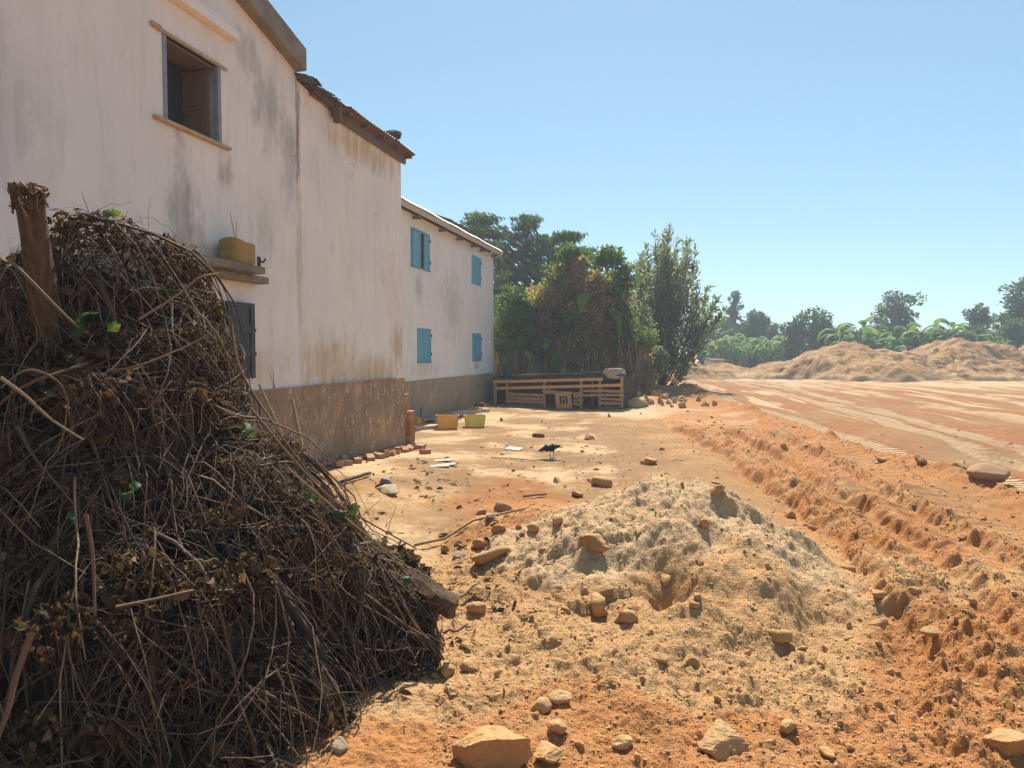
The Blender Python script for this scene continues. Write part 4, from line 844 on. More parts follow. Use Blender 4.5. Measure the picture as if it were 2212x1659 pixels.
def heap_twigs(n, rng, length, rad, offmax, K_=8, hang=0.9, jit=0.5):
    p = heap_samples(int(n * 1.7), rng); p = p[n3(p, 5.0, 70) + .5 * n3(p, 13.0, 71) > -.22][:n]; n = len(p); off = rng.uniform(-.07, offmax, n) + .17 * n3(p, 4.0, 66) + .06 * n3(p, 11.0, 67) - .05; P_ = np.zeros((n, K_, 3)); p, nn = heap_snap(p, off); P_[:, 0] = p
    L = rng.uniform(.4, 1.3, n) * length; g = np.array([0.28, -.12, -1.0])
    t = hang * g[None] + jit * 1.6 * rng.normal(size=(n, 3))
    curl = rng.normal(size=(n, 3)) * jit
    for k in range(1, K_):
        t = t + 0.3 * curl + 0.22 * jit * rng.normal(size=(n, 3)); t[:, 2] -= 0.10 * hang
        tt = t - (t * nn).sum(1, keepdims=True) * nn * 0.85; tt /= np.linalg.norm(tt, axis=1, keepdims=True) + 1e-6
        q_, nn = heap_snap(p + tt * (L / (K_ - 1))[:, None], off); st = q_ - p; stl = np.linalg.norm(st, axis=1, keepdims=True)
        st = st * np.minimum(1, 1.6 * (L / (K_ - 1))[:, None] / (stl + 1e-6)); p = p + st; off = off + rng.normal(size=n) * .02; P_[:, k] = p
    P_[:, :, 2] = np.maximum(P_[:, :, 2], 0.01)
    rr = rng.uniform(.5, 1.4, n)[:, None] * rad * np.linspace(1.0, .45, K_)[None]
    return P_, rr
parts = []
for (n, ln, rd, om, hg, jt) in ((3600, .34, .0024, .06, .7, .8), (1500, .80, .0040, .09, 1.3, .4), (240, 1.1, .0075, .10, 1.2, .4), (70, 1.0, .012, .08, 1.0, .35), (3000, .18, .0017, .13, .3, 1.1)):
    parts.append((heap_twigs(n, rng, ln, rd, om, 8, hg, jt)))   # thinned out in patches, so the core painted as shade shows through
VV = []; QQ = []; TT = []; o_ = 0
for P_, rr in parts:
    V, Q, ix = tubes(P_, rr, 4); VV.append(V); QQ.append(Q + o_); o_ += len(V); TT.append((np.clip(rng.rand(len(P_)) ** 1.5 + .2 * n3(P_[:, 0], 3.5, 72), 0, .93) * (.55 if rr.mean() > .0028 else 1))[ix])
me = npmesh('dry_vines', np.concatenate(VV), np.concatenate(QQ), None, True, {'tint': np.concatenate(TT)})
tag(link('dry_vines', me, heap, M['twig']), None, None, None, 'stuff')
p = heap_samples(44000, rng); p = p[n3(p, 6.0, 73) + .5 * n3(p, 15.0, 74) > -.1]; p, nn = heap_snap(p, rng.uniform(-.08, .07, len(p)) + .17 * n3(p, 4.0, 66) + .06 * n3(p, 11.0, 67) - .05); dd = rng.normal(size=p.shape) + np.array([0, 0, -.6]); L = rng.uniform(.014, .05, len(p)) * (1 + (rng.rand(len(p)) < .08) * .8)
V, Q = leaves(p, dd, L, L * rng.uniform(.35, .8, len(p)), rng, .35)
tag(link('withered_leaves', npmesh('withered_leaves', V, Q, None, True, {'tint': np.repeat(rng.rand(len(p)), 6)}), heap, M['leaf_dry']), None, None, None, 'stuff')
# loose ends standing out of the heap
n = 480; p = heap_samples(n, rng); p, nn = heap_snap(p, .02 * rng.rand(n)); P_ = np.zeros((n, 5, 3)); d0 = nn * 1.0 + np.array([.1, -.1, .25]) + .8 * rng.normal(size=p.shape); d0 /= np.linalg.norm(d0, axis=1, keepdims=True); Ls = rng.uniform(.08, .34, n)[:, None]; bd = .35 * rng.normal(size=p.shape)
for k in range(5): t_ = k / 4; P_[:, k] = p - nn * .08 + d0 * Ls * t_ + (bd - np.array([0, 0, .5])) * Ls * t_ * t_ * .6
P_[:, :, 2] = np.maximum(P_[:, :, 2], .02); V, Q, ix = tubes(P_, rng.uniform(.0012, .0035, n)[:, None] * np.linspace(1, .4, 5)[None], 4)
tag(link('loose_stems', npmesh('loose_stems', V, Q, None, True, {'tint': rng.rand(n)[ix] ** 1.3}), heap, M['twig']), None, None, None, 'stuff')
# fresh leaves
def green_leaf(u, v, Y, size, ang, seed, up=(-.2, -.9, .5)):
    """lobed squash leaf as a small curved sheet"""
    n = 14; c = at(u, v, Y); V = [(0, 0, 0)]; rr = random.Random(seed)
    for ring in (.5, 1.0):
        for k in range(n):
            a = 6.28318 * k / n; lob = 1 + .22 * math.cos(5 * a) + .14 * rr.uniform(-1, 1); r = ring * lob * (0.75 if abs(a - 3.14) < .3 else 1)
            V.append((r * math.cos(a), r * math.sin(a) * .9, .42 * ring * ring * (math.cos(2 * a) - .7) + .12 * rr.uniform(-1, 1)))
    Fs = [(0, 1 + k, 1 + (k + 1) % n) for k in range(n)] + [(1 + k, 1 + n + k, 1 + n + (k + 1) % n, 1 + (k + 1) % n) for k in range(n)]
    Mx = Matrix.Translation(Vector(c)) @ Vector(up).to_track_quat('Z', 'Y').to_matrix().to_4x4() @ Matrix.Rotation(ang, 4, 'Z') @ Matrix.Scale(size, 4)
    b = MB(); b.add([Mx @ Vector(v_) for v_ in V], Fs); o = b.build('green_leaf', M['leaf_green'], heap, smooth=True)
    a_ = o.data.attributes.new('tint', 'FLOAT', 'POINT'); a_.data.foreach_set('value', np.full(len(o.data.vertices), rr.uniform(.2, 1), np.float32))
for i, (a, c, Y, s, up) in enumerate(((180, 682, 3.30, .09, (-.5, -.6, .6)), (163, 706, 3.28, .075, (-.6, -.7, .3)), (240, 455, 3.75, .07, (0, -.3, .9)), (245, 705, 3.3, .045, (.3, -.9, .1)), (530, 920, 3.25, .045, (0, -.6, .8)), (538, 934, 3.22, .04, (.2, -.8, .5)), (672, 1075, 3.2, .05, (.1, -.7, .7)), (735, 1105, 3.4, .06, (.1, -.5, .9)), (765, 1100, 3.45, .05, (.4, -.9, .1)),
                                     (290, 1050, 2.95, .04, (0, -.8, .5)), (275, 1065, 2.95, .04, (0, -.5, .9)), (150, 1115, 2.6, .03, (.1, -.7, .6)), (880, 1250, 3.6, .05, (0, -.6, .8)), (640, 1295, 3.1, .03, (0, -.7, .7)))):
    green_leaf(a / K, c / K, Y, s * .62, i * 1.3, i, up)
# long green and tan runners over the heap
def runner(pts, r, tint, nm='runner'):
    P0 = np.array([ak(a, c, Y) for a, c, Y in pts]); t = np.linspace(0, len(P0) - 1, len(P0) * 5); i = np.clip(t.astype(int), 0, len(P0) - 2); f = (t - i)[:, None]
    pm = P0[np.maximum(i - 1, 0)]; p0 = P0[i]; p1 = P0[i + 1]; p2 = P0[np.minimum(i + 2, len(P0) - 1)]
    C_ = .5 * (2 * p0 + (p1 - pm) * f + (2 * pm - 5 * p0 + 4 * p1 - p2) * f ** 2 + (3 * p0 - pm - 3 * p1 + p2) * f ** 3)
    V, Q, ix = tubes(C_[None], np.linspace(r, r * .55, len(C_))[None], 7)
    link(nm, npmesh(nm, V, Q, None, True, {'tint': np.full(len(V), tint)}), heap, M['twig'])
for pts, r, ti in (([(0, 815, 2.55), (55, 855, 2.6), (110, 905, 2.65), (180, 950, 2.75)], .007, .95), ([(20, 560, 3.2), (70, 610, 3.2), (150, 690, 3.25), (190, 720, 3.3)], .009, .7), ([(300, 690, 3.3), (380, 640, 3.35), (430, 600, 3.4), (475, 590, 3.5)], .006, .8), ([(240, 800, 2.9), (300, 790, 2.9), (420, 740, 3.1), (480, 700, 3.2)], .005, .5),
                   ([(745, 1035, 3.5), (752, 1085, 3.5), (800, 1160, 3.55), (870, 1225, 3.6), (985, 1315, 3.75)], .005, .85), ([(620, 1010, 3.35), (760, 1130, 3.45), (880, 1225, 3.6), (970, 1310, 3.75)], .006, .85), ([(540, 880, 3.4), (640, 1000, 3.4), (720, 1080, 3.5), (800, 1130, 3.6), (900, 1185, 3.8)], .007, .75),
                   ([(70, 1365, 2.3), (35, 1460, 2.25), (15, 1540, 2.2), (-15, 1620, 2.15)], .012, .55), ([(185, 1110, 2.5), (200, 1200, 2.5), (205, 1330, 2.45)], .008, .6), ([(500, 700, 3.6), (520, 800, 3.5), (600, 930, 3.45), (680, 1040, 3.45)], .007, .7), ([(0, 840, 2.6), (60, 800, 2.7), (130, 830, 2.7), (150, 900, 2.75)], .008, .3)):
    runner(pts, r, ti)
# posts, log, pole, canes
def rough_post(name, label, cat, p0, p1, r, mat, nsd=14, knob=.12, group=None):
    p0 = Vector(p0); p1 = Vector(p1); n = 14; b = MB(); V = []; t = (p1 - p0).normalized(); u = t.cross(Vector((0, 1, .1))).normalized(); v = t.cross(u); rr = random.Random(len(label))
    ph = [rr.uniform(0, 6.28) for _ in range(6)]
    for i in range(n):
        f = i / (n - 1)
        for k in range(nsd):
            a = 6.28318 * k / nsd; rad = r * (1 + knob * math.sin(3 * a + ph[0] + f * 2) * .5 + knob * math.sin(7 * a + ph[1] + 5 * f) * .4 + .06 * math.sin(9 * f + ph[2])) * (1.08 - .12 * f)
            e = (.10 * r * math.sin(5 * a + ph[3]) + .2 * r * math.sin(2 * a + ph[4])) if i == n - 1 else 0
            V.append(p0 + (p1 - p0) * f + (u * math.cos(a) + v * math.sin(a)) * rad + t * e)
    b.add(V, [(i * nsd + k, i * nsd + (k + 1) % nsd, (i + 1) * nsd + (k + 1) % nsd, (i + 1) * nsd + k) for i in range(n - 1) for k in range(nsd)] + [tuple((n - 1) * nsd + k for k in range(nsd)), tuple(range(nsd))[::-1]])
    o = b.build(name, mat, None, smooth=True); m = o.modifiers.new('es', 'EDGE_SPLIT'); m.split_angle = math.radians(50); return tag(o, label, cat, group)
rough_post('wooden_post', 'thick weathered wooden post leaning out of the vine heap', 'post', ak(135, 900, 3.75), ak(62, 432, 3.3), .064, M['post'])
P_, rr = [], []
c = ak(62, 428, 3.25); r2 = np.random.RandomState(4); n = 70
ang = r2.rand(n) * 6.28; Pt = np.zeros((n, 6, 3))
for k in range(6):
    Pt[:, k] = c + np.stack([np.cos(ang + k * .25) * (.02 + .065 * r2.rand(n)), np.sin(ang + k * .25) * (.02 + .065 * r2.rand(n)), .03 - .025 * k * (r2.rand(n)) + .03 * r2.rand(n)], 1)
V, Q, ix = tubes(Pt, np.full((n, 6), .006), 5); o = link('vine_tangle', npmesh('vine_tangle', V, Q, None, True, {'tint': r2.rand(n)[ix]}), None, M['twig']); tag(o, 'clump of dry vine stems caught on the top of the leaning post', 'vine clump')
rough_post('broken_log', 'splintered brown log end sticking out of the heap over the soil', 'log', ak(800, 1215, 3.9), ak(982, 1312, 3.75), .062, M['post'], 14, .35)
rough_post('brush_pole', 'dark pole slanting down through the lower part of the heap', 'pole', ak(575, 1235, 3.12), ak(700, 1415, 3.02), .019, M['wood_dark'], 10, .2)
rough_post('cane_stick', 'bamboo cane leaning upright in front of the roughcast plinth', 'stick', ak(668, 1040, 6.2), ak(630, 862, 6.4), .017, M['cane'], 9, .05)
rough_post('cane_stick', 'bare forked branch standing left of the bamboo cane', 'stick', ak(640, 1010, 6.0), ak(560, 830, 6.1), .011, M['cane'], 8, .1)
b = MB(); b.tube([ak(618, 935, 6.05), ak(600, 870, 6.08), ak(581, 795, 6.1)], [.007, .005, .003], 6); b.tube([ak(600, 870, 6.08), ak(592, 830, 6.1), ak(590, 800, 6.1)], [.005, .004, .003], 6); o = b.build('dry_sprig', M['cane'], None, smooth=True); tag(o, 'thin dry sprig rising beside the forked branch', 'sprig')
def ground_stick(name, label, a0, a1, r, mat, lift=.015):
    q0 = gk(*a0); q1 = gk(*a1); n = 6; b = MB(); pts = []
    for i in range(n):
        q = q0 + (q1 - q0) * i / (n - 1); pts.append((q[0], q[1], hz(*q) + r + lift))
    b.tube(pts, r, 7); o = b.build(name, mat, None, smooth=True); tag(o, label, 'stick', 'sticks lying on the ground')
ground_stick('dry_stick', 'long thin bent stick lying across the red soil by the heap', (895, 1190), (1195, 1150), .011, M['cane'], .02)
ground_stick('dry_stick', 'dark charred stick pointing at the upright brick', (690, 1040), (732, 1018), .014, M['wood_dark'], .05)
ground_stick('dry_stick', 'dark thick stick lying in the yard left of the grey cement lump', (735, 1085), (800, 1055), .02, M['wood_dark'], .02)
ground_stick('dry_stick', 'short grey stick in the middle of the open yard', (1130, 1075), (1180, 1070), .012, M['wood_grey'])
ground_stick('dry_stick', 'thin pale stick lying just below the black bird', (1060, 992), (1160, 995), .008, M['cane'])
ground_stick('dry_stick', 'pale stick pointing at the log end from the soil slope', (985, 1315), (1030, 1300), .01, M['cane'], .03)
ground_stick('dry_stick', 'short stick lying under the log end', (960, 1375), (1010, 1355), .008, M['wood_brown'], .03)

# ------------------------------------------------------------------ clods and stones
CL = [facet_rock(500 + i, 5 if i < 2 else 4 if i < 3 else 3, (10, 12, 7, 6, 8, 5, 9, 6)[i], (.09, .1, .12, .13, .12, .15, .1, .14)[i], (.95, .8, .75, .8, .7, .85, .75, .6)[i], (.8, .5, 0, 0, 0, 0, .4, 0)[i]) for i in range(8)]
def clod(name, mesh, q, half, label, cat, group=None, mat='clod', rot=None, sz=(1, 1, 1), sink=.3):
    me = CL[mesh]
    o = bpy.data.objects.new(name, me); COL.objects.link(o)
    if not me.materials: me.materials.append(M['clod'])
    if mat != 'clod': o.material_slots[0].link = 'OBJECT'; o.material_slots[0].material = M[mat]
    o.scale = (half * sz[0], half * sz[1], half * sz[2]); o.rotation_euler = rot or (0, 0, 0)
    o.location = (q[0], q[1], hz(*q) + half * sz[2] * (.75 - sink)); return tag(o, label, cat, group)
def mark(a, c):
    """ground point seen at a pixel, found on the built terrain"""
    r = ray(a / K, c / K); t = np.linspace(1.5, 70, 3000); x = r[0] * t; y = r[1] * t; z = CAM_H + r[2] * t
    h = hzs(x, y); i = int(np.argmax(z < h)); return np.array([x[i], y[i]])
NOTE = [  # px x, px y of the base, px width, mesh, stretch, label, material
    (1062, 1690, 178, 0, (1, .8, 1.05), 'biggest square edged orange clod, cut off below by the frame', 'clod'), (1185, 1648, 78, 1, (1, .8, .6), 'orange clod leaning against the right of the biggest clod', 'clod'),
    (1205, 1600, 50, 2, (.8, .8, 1), 'pointed orange clod standing above the bottom right of the biggest clod', 'clod'), (1165, 1538, 56, 3, (1, .9, .9), 'pale topped round clod just above the biggest clod', 'clod'), (1212, 1530, 50, 4, (1, .9, .8), 'orange round clod right of the pale topped clod', 'clod'),
    (1017, 1450, 46, 3, (1, .9, .85), 'smooth oval clod with a sharp shadow near the foot of the heap', 'clod'), (965, 1465, 46, 5, (1, .9, .9), 'dusty clod touching the dry vines at the foot of the heap', 'clod'), (1685, 1398, 52, 3, (1, .9, .9), 'round pale clod alone on the lower right flank of the near mound', 'clod'),
    (1355, 1352, 42, 5, (1, .9, 1), 'dusty clod on the mound face, right one of the two below its middle', 'clod'), (1296, 1335, 34, 2, (.9, .9, 1.1), 'tall clod on the mound face beside the dusty one', 'clod'), (1895, 1300, 46, 0, (1, .8, .75), 'blocky clod at the right foot of the near mound', 'clod'),
    (1285, 1205, 56, 7, (1.2, .7, .9), 'long orange clod tilted on the left flank of the near mound', 'clod'), (1058, 1222, 78, 4, (1.1, .7, .8), 'largest long orange clod where the mound meets the yard', 'clod'), (1150, 1152, 38, 5, (1, .9, .8), 'orange clod below the long thin stick end', 'clod'), (1205, 1135, 36, 6, (1, .9, .8), 'orange clod right of the stick end', 'clod'),
    (1086, 1105, 44, 3, (1, .8, .9), 'brown round topped stone in the yard cluster', 'brick_pale'), (1058, 1125, 32, 0, (1, .8, .7), 'grey angular stone in the yard cluster', 'stone_grey'), (1040, 1112, 28, 1, (1, .9, .8), 'small grey block at the left of the yard cluster', 'stone_grey'), (1078, 1150, 32, 5, (1, .9, .8), 'tan clod below the yard stone cluster', 'clod'),
    (990, 1205, 36, 2, (1, .9, .8), 'pale cream stone left of the long orange clod', 'stone_grey'), (1035, 1188, 30, 6, (.9, .9, 1.1), 'upright tan clod above the long orange clod', 'clod'), (1505, 1305, 28, 5, (1.2, .8, .7), 'pale flat pebble on the mound, upper of the two', 'clod'), (1500, 1320, 24, 3, (1, 1, .9), 'pale round pebble on the mound, lower of the two', 'clod'),
    (2135, 1045, 74, 4, (1, .9, .85), 'biggest dark orange clod on the ridge by the pale track', 'brick_pale'), (1990, 1005, 32, 1, (1, .9, 1.1), 'dark upright clod on the ridge beside the pale track', 'brick_pale'), (1905, 1000, 26, 4, (1, .9, .9), 'orange clod on the ridge left of the dark upright one', 'clod'), (1400, 1005, 36, 2, (1, .9, .9), 'tan clod at the start of the crawler ruts', 'clod'),
    (1248, 1073, 32, 4, (1.2, .8, .8), 'orange clod alone on the flat yard right of the grey stick', 'clod'), (1300, 1052, 40, 6, (1.1, .8, .8), 'pair of joined tan clods above the mound top', 'clod'), (1342, 1625, 48, 2, (1, .9, .9), 'orange clod at the bottom right of the biggest clod group', 'clod'), (1785, 1640, 48, 7, (1.2, .8, .8), 'long orange clod between the smooth topped lump and the frame edge', 'clod'),
    (1565, 1640, 120, 1, (1, .8, .75), 'large smooth topped lump of soil with a dark broken left side', 'clod'), (2190, 1640, 110, 0, (1, .8, .7), 'large dark lump in the soil beside the right frame edge', 'clod'), (1272, 950, 24, 1, (1, .9, .8), 'small red brown stone right of the black bird', 'brick'), (1375, 880, 46, 2, (1, .9, .9), 'large tan boulder at the right end of the coop', 'stone_grey'), (1162, 945, 26, 0, (1.2, .8, .7), 'dark brown stone above the black bird', 'wood_brown'),
    (733, 1632, 44, 3, (1, .9, .9), 'grey stone in the shade at the foot of the heap', 'stone_grey'), (1290, 1325, 60, 6, (1, .8, 1), 'clod ridge above the tall clod on the mound face', 'clod'), (832, 1050, 26, 5, (1, .9, 1), 'dark green grey lump on the cement rubble in the yard', 'bucket_mauve'), (838, 1066, 62, 7, (1.2, .8, .45), 'flat heap of grey cement rubble in the yard', 'stone_grey'),
    (1550, 1075, 40, 7, (.7, .9, 1), 'slab shaped tan clod standing on the mound top', 'clod'), (1520, 1150, 28, 5, (1, .9, 1.1), 'small upright clod on the mound crest', 'clod'), (1700, 1590, 40, 6, (1, .9, .8), 'low tan clod in the soil near the bottom right', 'clod'), (2020, 1390, 44, 4, (1.2, .8, .8), 'dark clod beside the deep rut on the right', 'clod'), (1030, 1330, 40, 6, (1, .9, .9), 'tan clod right of the splintered log end', 'clod'), (1425, 1440, 36, 4, (1, .9, .9), 'orange clod under the pit in the mound', 'clod')]
rg = random.Random(8)
for (a, c, wpx, me_, sz, lab, mt) in NOTE:
    q = mark(a, c); Y = float(np.hypot(*q)); half = wpx / K / F * q[1] / 2 / 1.05
    q = q + q / Y * half * .55
    clod('earth_clod' if 'clod' in lab else 'stone', me_, q, half, lab, 'clod' if 'clod' in lab else 'stone', None, mt, (rg.uniform(-.15, .15), rg.uniform(-.15, .15), rg.uniform(0, 6.28)) if wpx < 100 else (0, 0, .3), sz, .4)
rng = np.random.RandomState(21)
def scatter_px(n, rng, x0, x1, y0, y1, power=1.0):
    out = []
    while len(out) < n:
        a = rng.uniform(x0, x1, 400); c = y0 + (y1 - y0) * rng.rand(400) ** power
        g = np.array([gnd(i / K, j / K, .05) for i, j in zip(a, c)]); ok = (g[:, 1] < 40) & (g[:, 0] > -0.55 + .0 * g[:, 1])
        ok &= ~((g[:, 1] < 4.6) & (g[:, 0] < -.35)); ws = (g - PA) @ WN; ok &= (ws > .35) | (g[:, 1] > 12)
        out += list(g[ok])
    return np.array(out[:n])
G = scatter_px(130, rng, 900, 2212, 960, 1659)
rr = terrain(G[:, 0], G[:, 1])[3]
k = 0
for q, rg_ in zip(G, rr):
    if rng.rand() > rg_ + .12: continue
    half = rng.uniform(4, 13) / K / F * q[1] * (1 if rng.rand() < .85 else 1.5)
    clod('loose_clod', int(rng.randint(3, 8)), q, half, 'small loose tan clod lying among others on the churned soil', 'clod', 'small loose clods on the churned soil', 'clod', tuple(rng.uniform(0, 6.28, 3)), (1, rng.uniform(.7, 1), rng.uniform(.55, .85)), .52)
G = scatter_px(75, rng, 900, 1560, 885, 1180)
for q in G:
    half = (2.2 + 7 * rng.rand() ** 2.5) / K / F * q[1]
    clod('yard_stone', int(rng.randint(3, 8)), q, half * .8, 'small stone or crumb of earth on the beaten yard', 'stone', 'small stones on the beaten yard', 'clod' if rng.rand() < .9 else 'brick_pale', tuple(rng.uniform(0, 6.28, 3)), (1, .8, .6), .5)
G = rng.normal(size=(46, 2)) * np.array([.75, .75]) + np.array([4.3, 21.4])
for q in G:
    clod('rubble_stone', int(rng.randint(0, 8)), q, rng.uniform(.05, .14), 'tan or grey rubble stone in the pile past the coop', 'stone', 'rubble past the right end of the coop', 'clod' if rng.rand() < .8 else 'stone_grey', tuple(rng.uniform(0, 6.28, 3)), (1, .8, .75), .25)
# crumbs: uncountable
def crumbs(n, rng):
    bm = bmesh.new(); bmesh.ops.create_icosphere(bm, subdivisions=1, radius=1.0); U = np.array([v.co[:] for v in bm.verts]); Tt = np.array([[v.index for v in f.verts] for f in bm.faces]); bm.free()
    G = scatter_px(n, rng, 860, 2212, 900, 1659, .9); rg_ = terrain(G[:, 0], G[:, 1]); z = rg_[0]; keep = rng.rand(n) < (rg_[3] ** 1.2) * (1 - .55 * sst(.02, .15, near_mound(G[:, 0], G[:, 1]))) + .06
    G = G[keep]; z = z[keep]; n = len(G); s = (rng.pareto(2.4, n) * 1.5 + 1.5).clip(1.4, 9) / K / F * G[:, 1] * .55
    V = U[None] * (1 + .28 * rng.uniform(-1, 1, (n, len(U), 1))) * (s[:, None, None] * rng.uniform(.65, 1.1, (n, 1, 3)) * np.array([1.15, 1.15, .62]))
    V = V + np.stack([G[:, 0], G[:, 1], z + s * .12], 1)[:, None]
    T_ = (np.arange(n)[:, None, None] * len(U) + Tt[None]).reshape(-1, 3)
    me = npmesh('soil_crumbs', V.reshape(-1, 3), None, T_, False); tag(link('soil_crumbs', me, None, M['clod']), 'crumbs of dry soil strewn over the churned ground', None, None, 'stuff')
crumbs(48000, rng)

def litter():
    r = np.random.RandomState(61); G = np.concatenate([r.normal(size=(220, 2)) * np.array([.6, 1.3]) + np.array([-1.0, 7.6]), r.normal(size=(60, 2)) * np.array([.9, 1.0]) + np.array([.3, 10.6]), r.normal(size=(200, 2)) * np.array([.35, .8]) + np.array([-.35, 4.6])])
    G = G[((G - PA) @ WN > .3)]; z = hzs(G[:, 0], G[:, 1]); n = len(G); a = r.rand(n) * 6.28; c = np.concatenate([G, (z + .012)[:, None]], 1); L = r.uniform(.02, .12, n); w_ = np.where(r.rand(n) < .6, .008, .4 * L)
    V, Q = leaves(c, np.stack([np.cos(a), np.sin(a), .12 * r.normal(size=n)], 1), L, w_, r, .2, np.array([0, 0, 1.0])); tag(link('yard_litter', npmesh('yard_litter', V, Q, None, False, {'tint': np.repeat(r.rand(n), 6)}), None, M['leaf_dry']), 'dry leaves and straw scattered over the yard', None, None, 'stuff')
litter()

# ------------------------------------------------------------------ vegetation
def clumps(blobs, n, size, rng, gap=0.15, shell=.55, freq=None, aspect=.45, droop=-.2, dirs=None):
    C_ = np.array([b_[0] for b_ in blobs]); R_ = np.array([b_[1] for b_ in blobs]); v = R_.prod(1) ** (2 / 3); i = rng.choice(len(C_), int(n * 1.7), p=v / v.sum())
    d = rng.normal(size=(len(i), 3)); d /= np.linalg.norm(d, axis=1, keepdims=True); r = np.where(rng.rand(len(i)) < shell, rng.uniform(.75, 1.12, len(i)), rng.rand(len(i)) ** .45)
    p = C_[i] + R_[i] * d * r[:, None]; fr = freq or 2.4 / R_.mean(); p = p[n3(p, fr, int(rng.randint(999))) + .5 * n3(p, fr * 2.7, int(rng.randint(999))) > gap - .35][:n]
    dd = rng.normal(size=p.shape) + np.array([0, 0, droop]) if dirs is None else dirs(p) + .5 * rng.normal(size=p.shape)
    L = rng.uniform(.6, 1.4, len(p)) * size; V, Q = leaves(p, dd, L, L * aspect * rng.uniform(.7, 1.3, len(p)), rng, .2)
    cl_ = .5 + .5 * n3(p, fr * .7, int(rng.randint(999))); return V, Q, np.repeat(np.clip(.6 * rng.rand(len(p)) + .4 * cl_, 0, 1), 6)
def limb_tubes(base, tips, rng, r0, K_=7, sway=.12, split=.35):
    n = len(tips); P_ = np.zeros((n, K_, 3)); t = np.linspace(0, 1, K_)
    for i, tp in enumerate(tips):
        st = base + np.array([0, 0, 1.0]) * (tp[2] - base[2]) * split * rng.uniform(.3, 1.0); mid = (st + tp) / 2 + rng.normal(size=3) * sway * np.linalg.norm(tp - st)
        P_[i] = ((1 - t) ** 2)[:, None] * st + (2 * t * (1 - t))[:, None] * mid + (t ** 2)[:, None] * tp
    return P_, r0 * rng.uniform(.25, .5, n)[:, None] * np.linspace(1, .25, K_)[None]
def sprays(blobs, k, r, rng, fz=.3):
    out = []
    for c, R_ in blobs:
        for _ in range(k):
            d = rng.normal(size=3); d /= np.linalg.norm(d); rr_ = r * rng.uniform(.5, 1.4); out.append((c + R_ * d * rng.rand() ** .4, np.array([rr_, rr_, rr_ * fz])))
    return out
def tree(name, label, base, blobs, nleaf, size, mat, rng, r0, group=None, cat='tree', gap=.15, split=.55, **kw):
    base = np.asarray(base, float); root = empty(name, tuple(base), 0, label, cat, group); bl = [(c - base, r) for c, r in blobs]
    top = max(c[2] for c, r in bl); b = MB(); cx = np.mean([c for c, r in bl], 0)
    b.tube([(0, 0, -.2), (cx[0] * .1, cx[1] * .1, top * .25), (cx[0] * .35, cx[1] * .35, top * .55), (cx[0] * .6, cx[1] * .6, top * .85)], [r0, r0 * .8, r0 * .55, r0 * .2], 9); b.build('trunk', M['bark'], root, smooth=True)
    tips = [c + r * rng.uniform(-.5, .5, 3) for c, r in bl for _ in range(3)]; P_, rr = limb_tubes(np.zeros(3), tips, rng, r0, split=split); V, Q, ix = tubes(P_, rr, 5)
    link('limbs', npmesh('limbs', V, Q, None, True), root, M['bark'])
    sp = kw.pop('spray', None); V, Q, tn = clumps(sprays(bl, sp[0], sp[1], rng, sp[2]) if sp else bl, nleaf, size, rng, gap, **kw); link('crown', npmesh('crown', V, Q, None, True, {'tint': tn}), root, mat); return root
def pb(L, Y, fy=.8, dy=None, seed=0):
    """blobs given in picture units (2212 wide) at depth Y -> centres and radii in metres"""
    r = random.Random(seed); return [(ak(a, c, Y + (r.uniform(-1, 1) * (dy or 0))), np.array([rx / K / F * Y, rx / K / F * Y * fy, rz_ / K / F * Y])) for a, c, rx, rz_ in L]
rng = np.random.RandomState(5)
BT = [(1043, 478, 30, 16), (1030, 500, 28, 12), (1065, 505, 34, 14), (1050, 535, 45, 18), (1135, 485, 22, 22), (1120, 520, 35, 18), (1150, 545, 45, 18), (1100, 560, 45, 22), (1190, 520, 34, 12), (1225, 512, 24, 10), (1205, 548, 42, 14), (1160, 580, 55, 20), (1225, 575, 34, 14), (1110, 605, 45, 28), (1180, 615, 40, 18), (1095, 650, 30, 30), (1140, 650, 32, 20), (1215, 640, 26, 14), (1085, 590, 24, 30), (1250, 545, 22, 10), (1100, 690, 30, 24)]
BTW = [(a, c, rx * 1.2, rz * 1.0) for a, c, rx, rz in BT]
tree('spreading_tree', 'dark spreading tree with flat layered branches above the shuttered house roof', (3.0, 33.0, 0), pb(BTW, 33, .9, 1.0, 1), 17000, .2, M['leaf_tree'], rng, .3, None, 'tree', -.4, .55, shell=.2, aspect=.24, spray=(34, .36, .2), dirs=lambda p: 1.3 * (p - np.array([0, 0, 4.2])) / np.linalg.norm(p - np.array([0, 0, 4.2]), axis=1, keepdims=True) + np.array([0, 0, .35]))
tree('leafy_tree', 'dense dark tree low behind the right end of the shuttered house', (1.6, 30.0, 0), pb([(1085, 640, 30, 55), (1120, 660, 45, 45), (1160, 690, 45, 40), (1090, 720, 35, 45), (1200, 655, 30, 30)], 30, .8, .5, 2), 10000, .15, M['leaf_tree'], rng, .2, None, 'tree', .05, shell=.3, spray=(26, .4, .5))
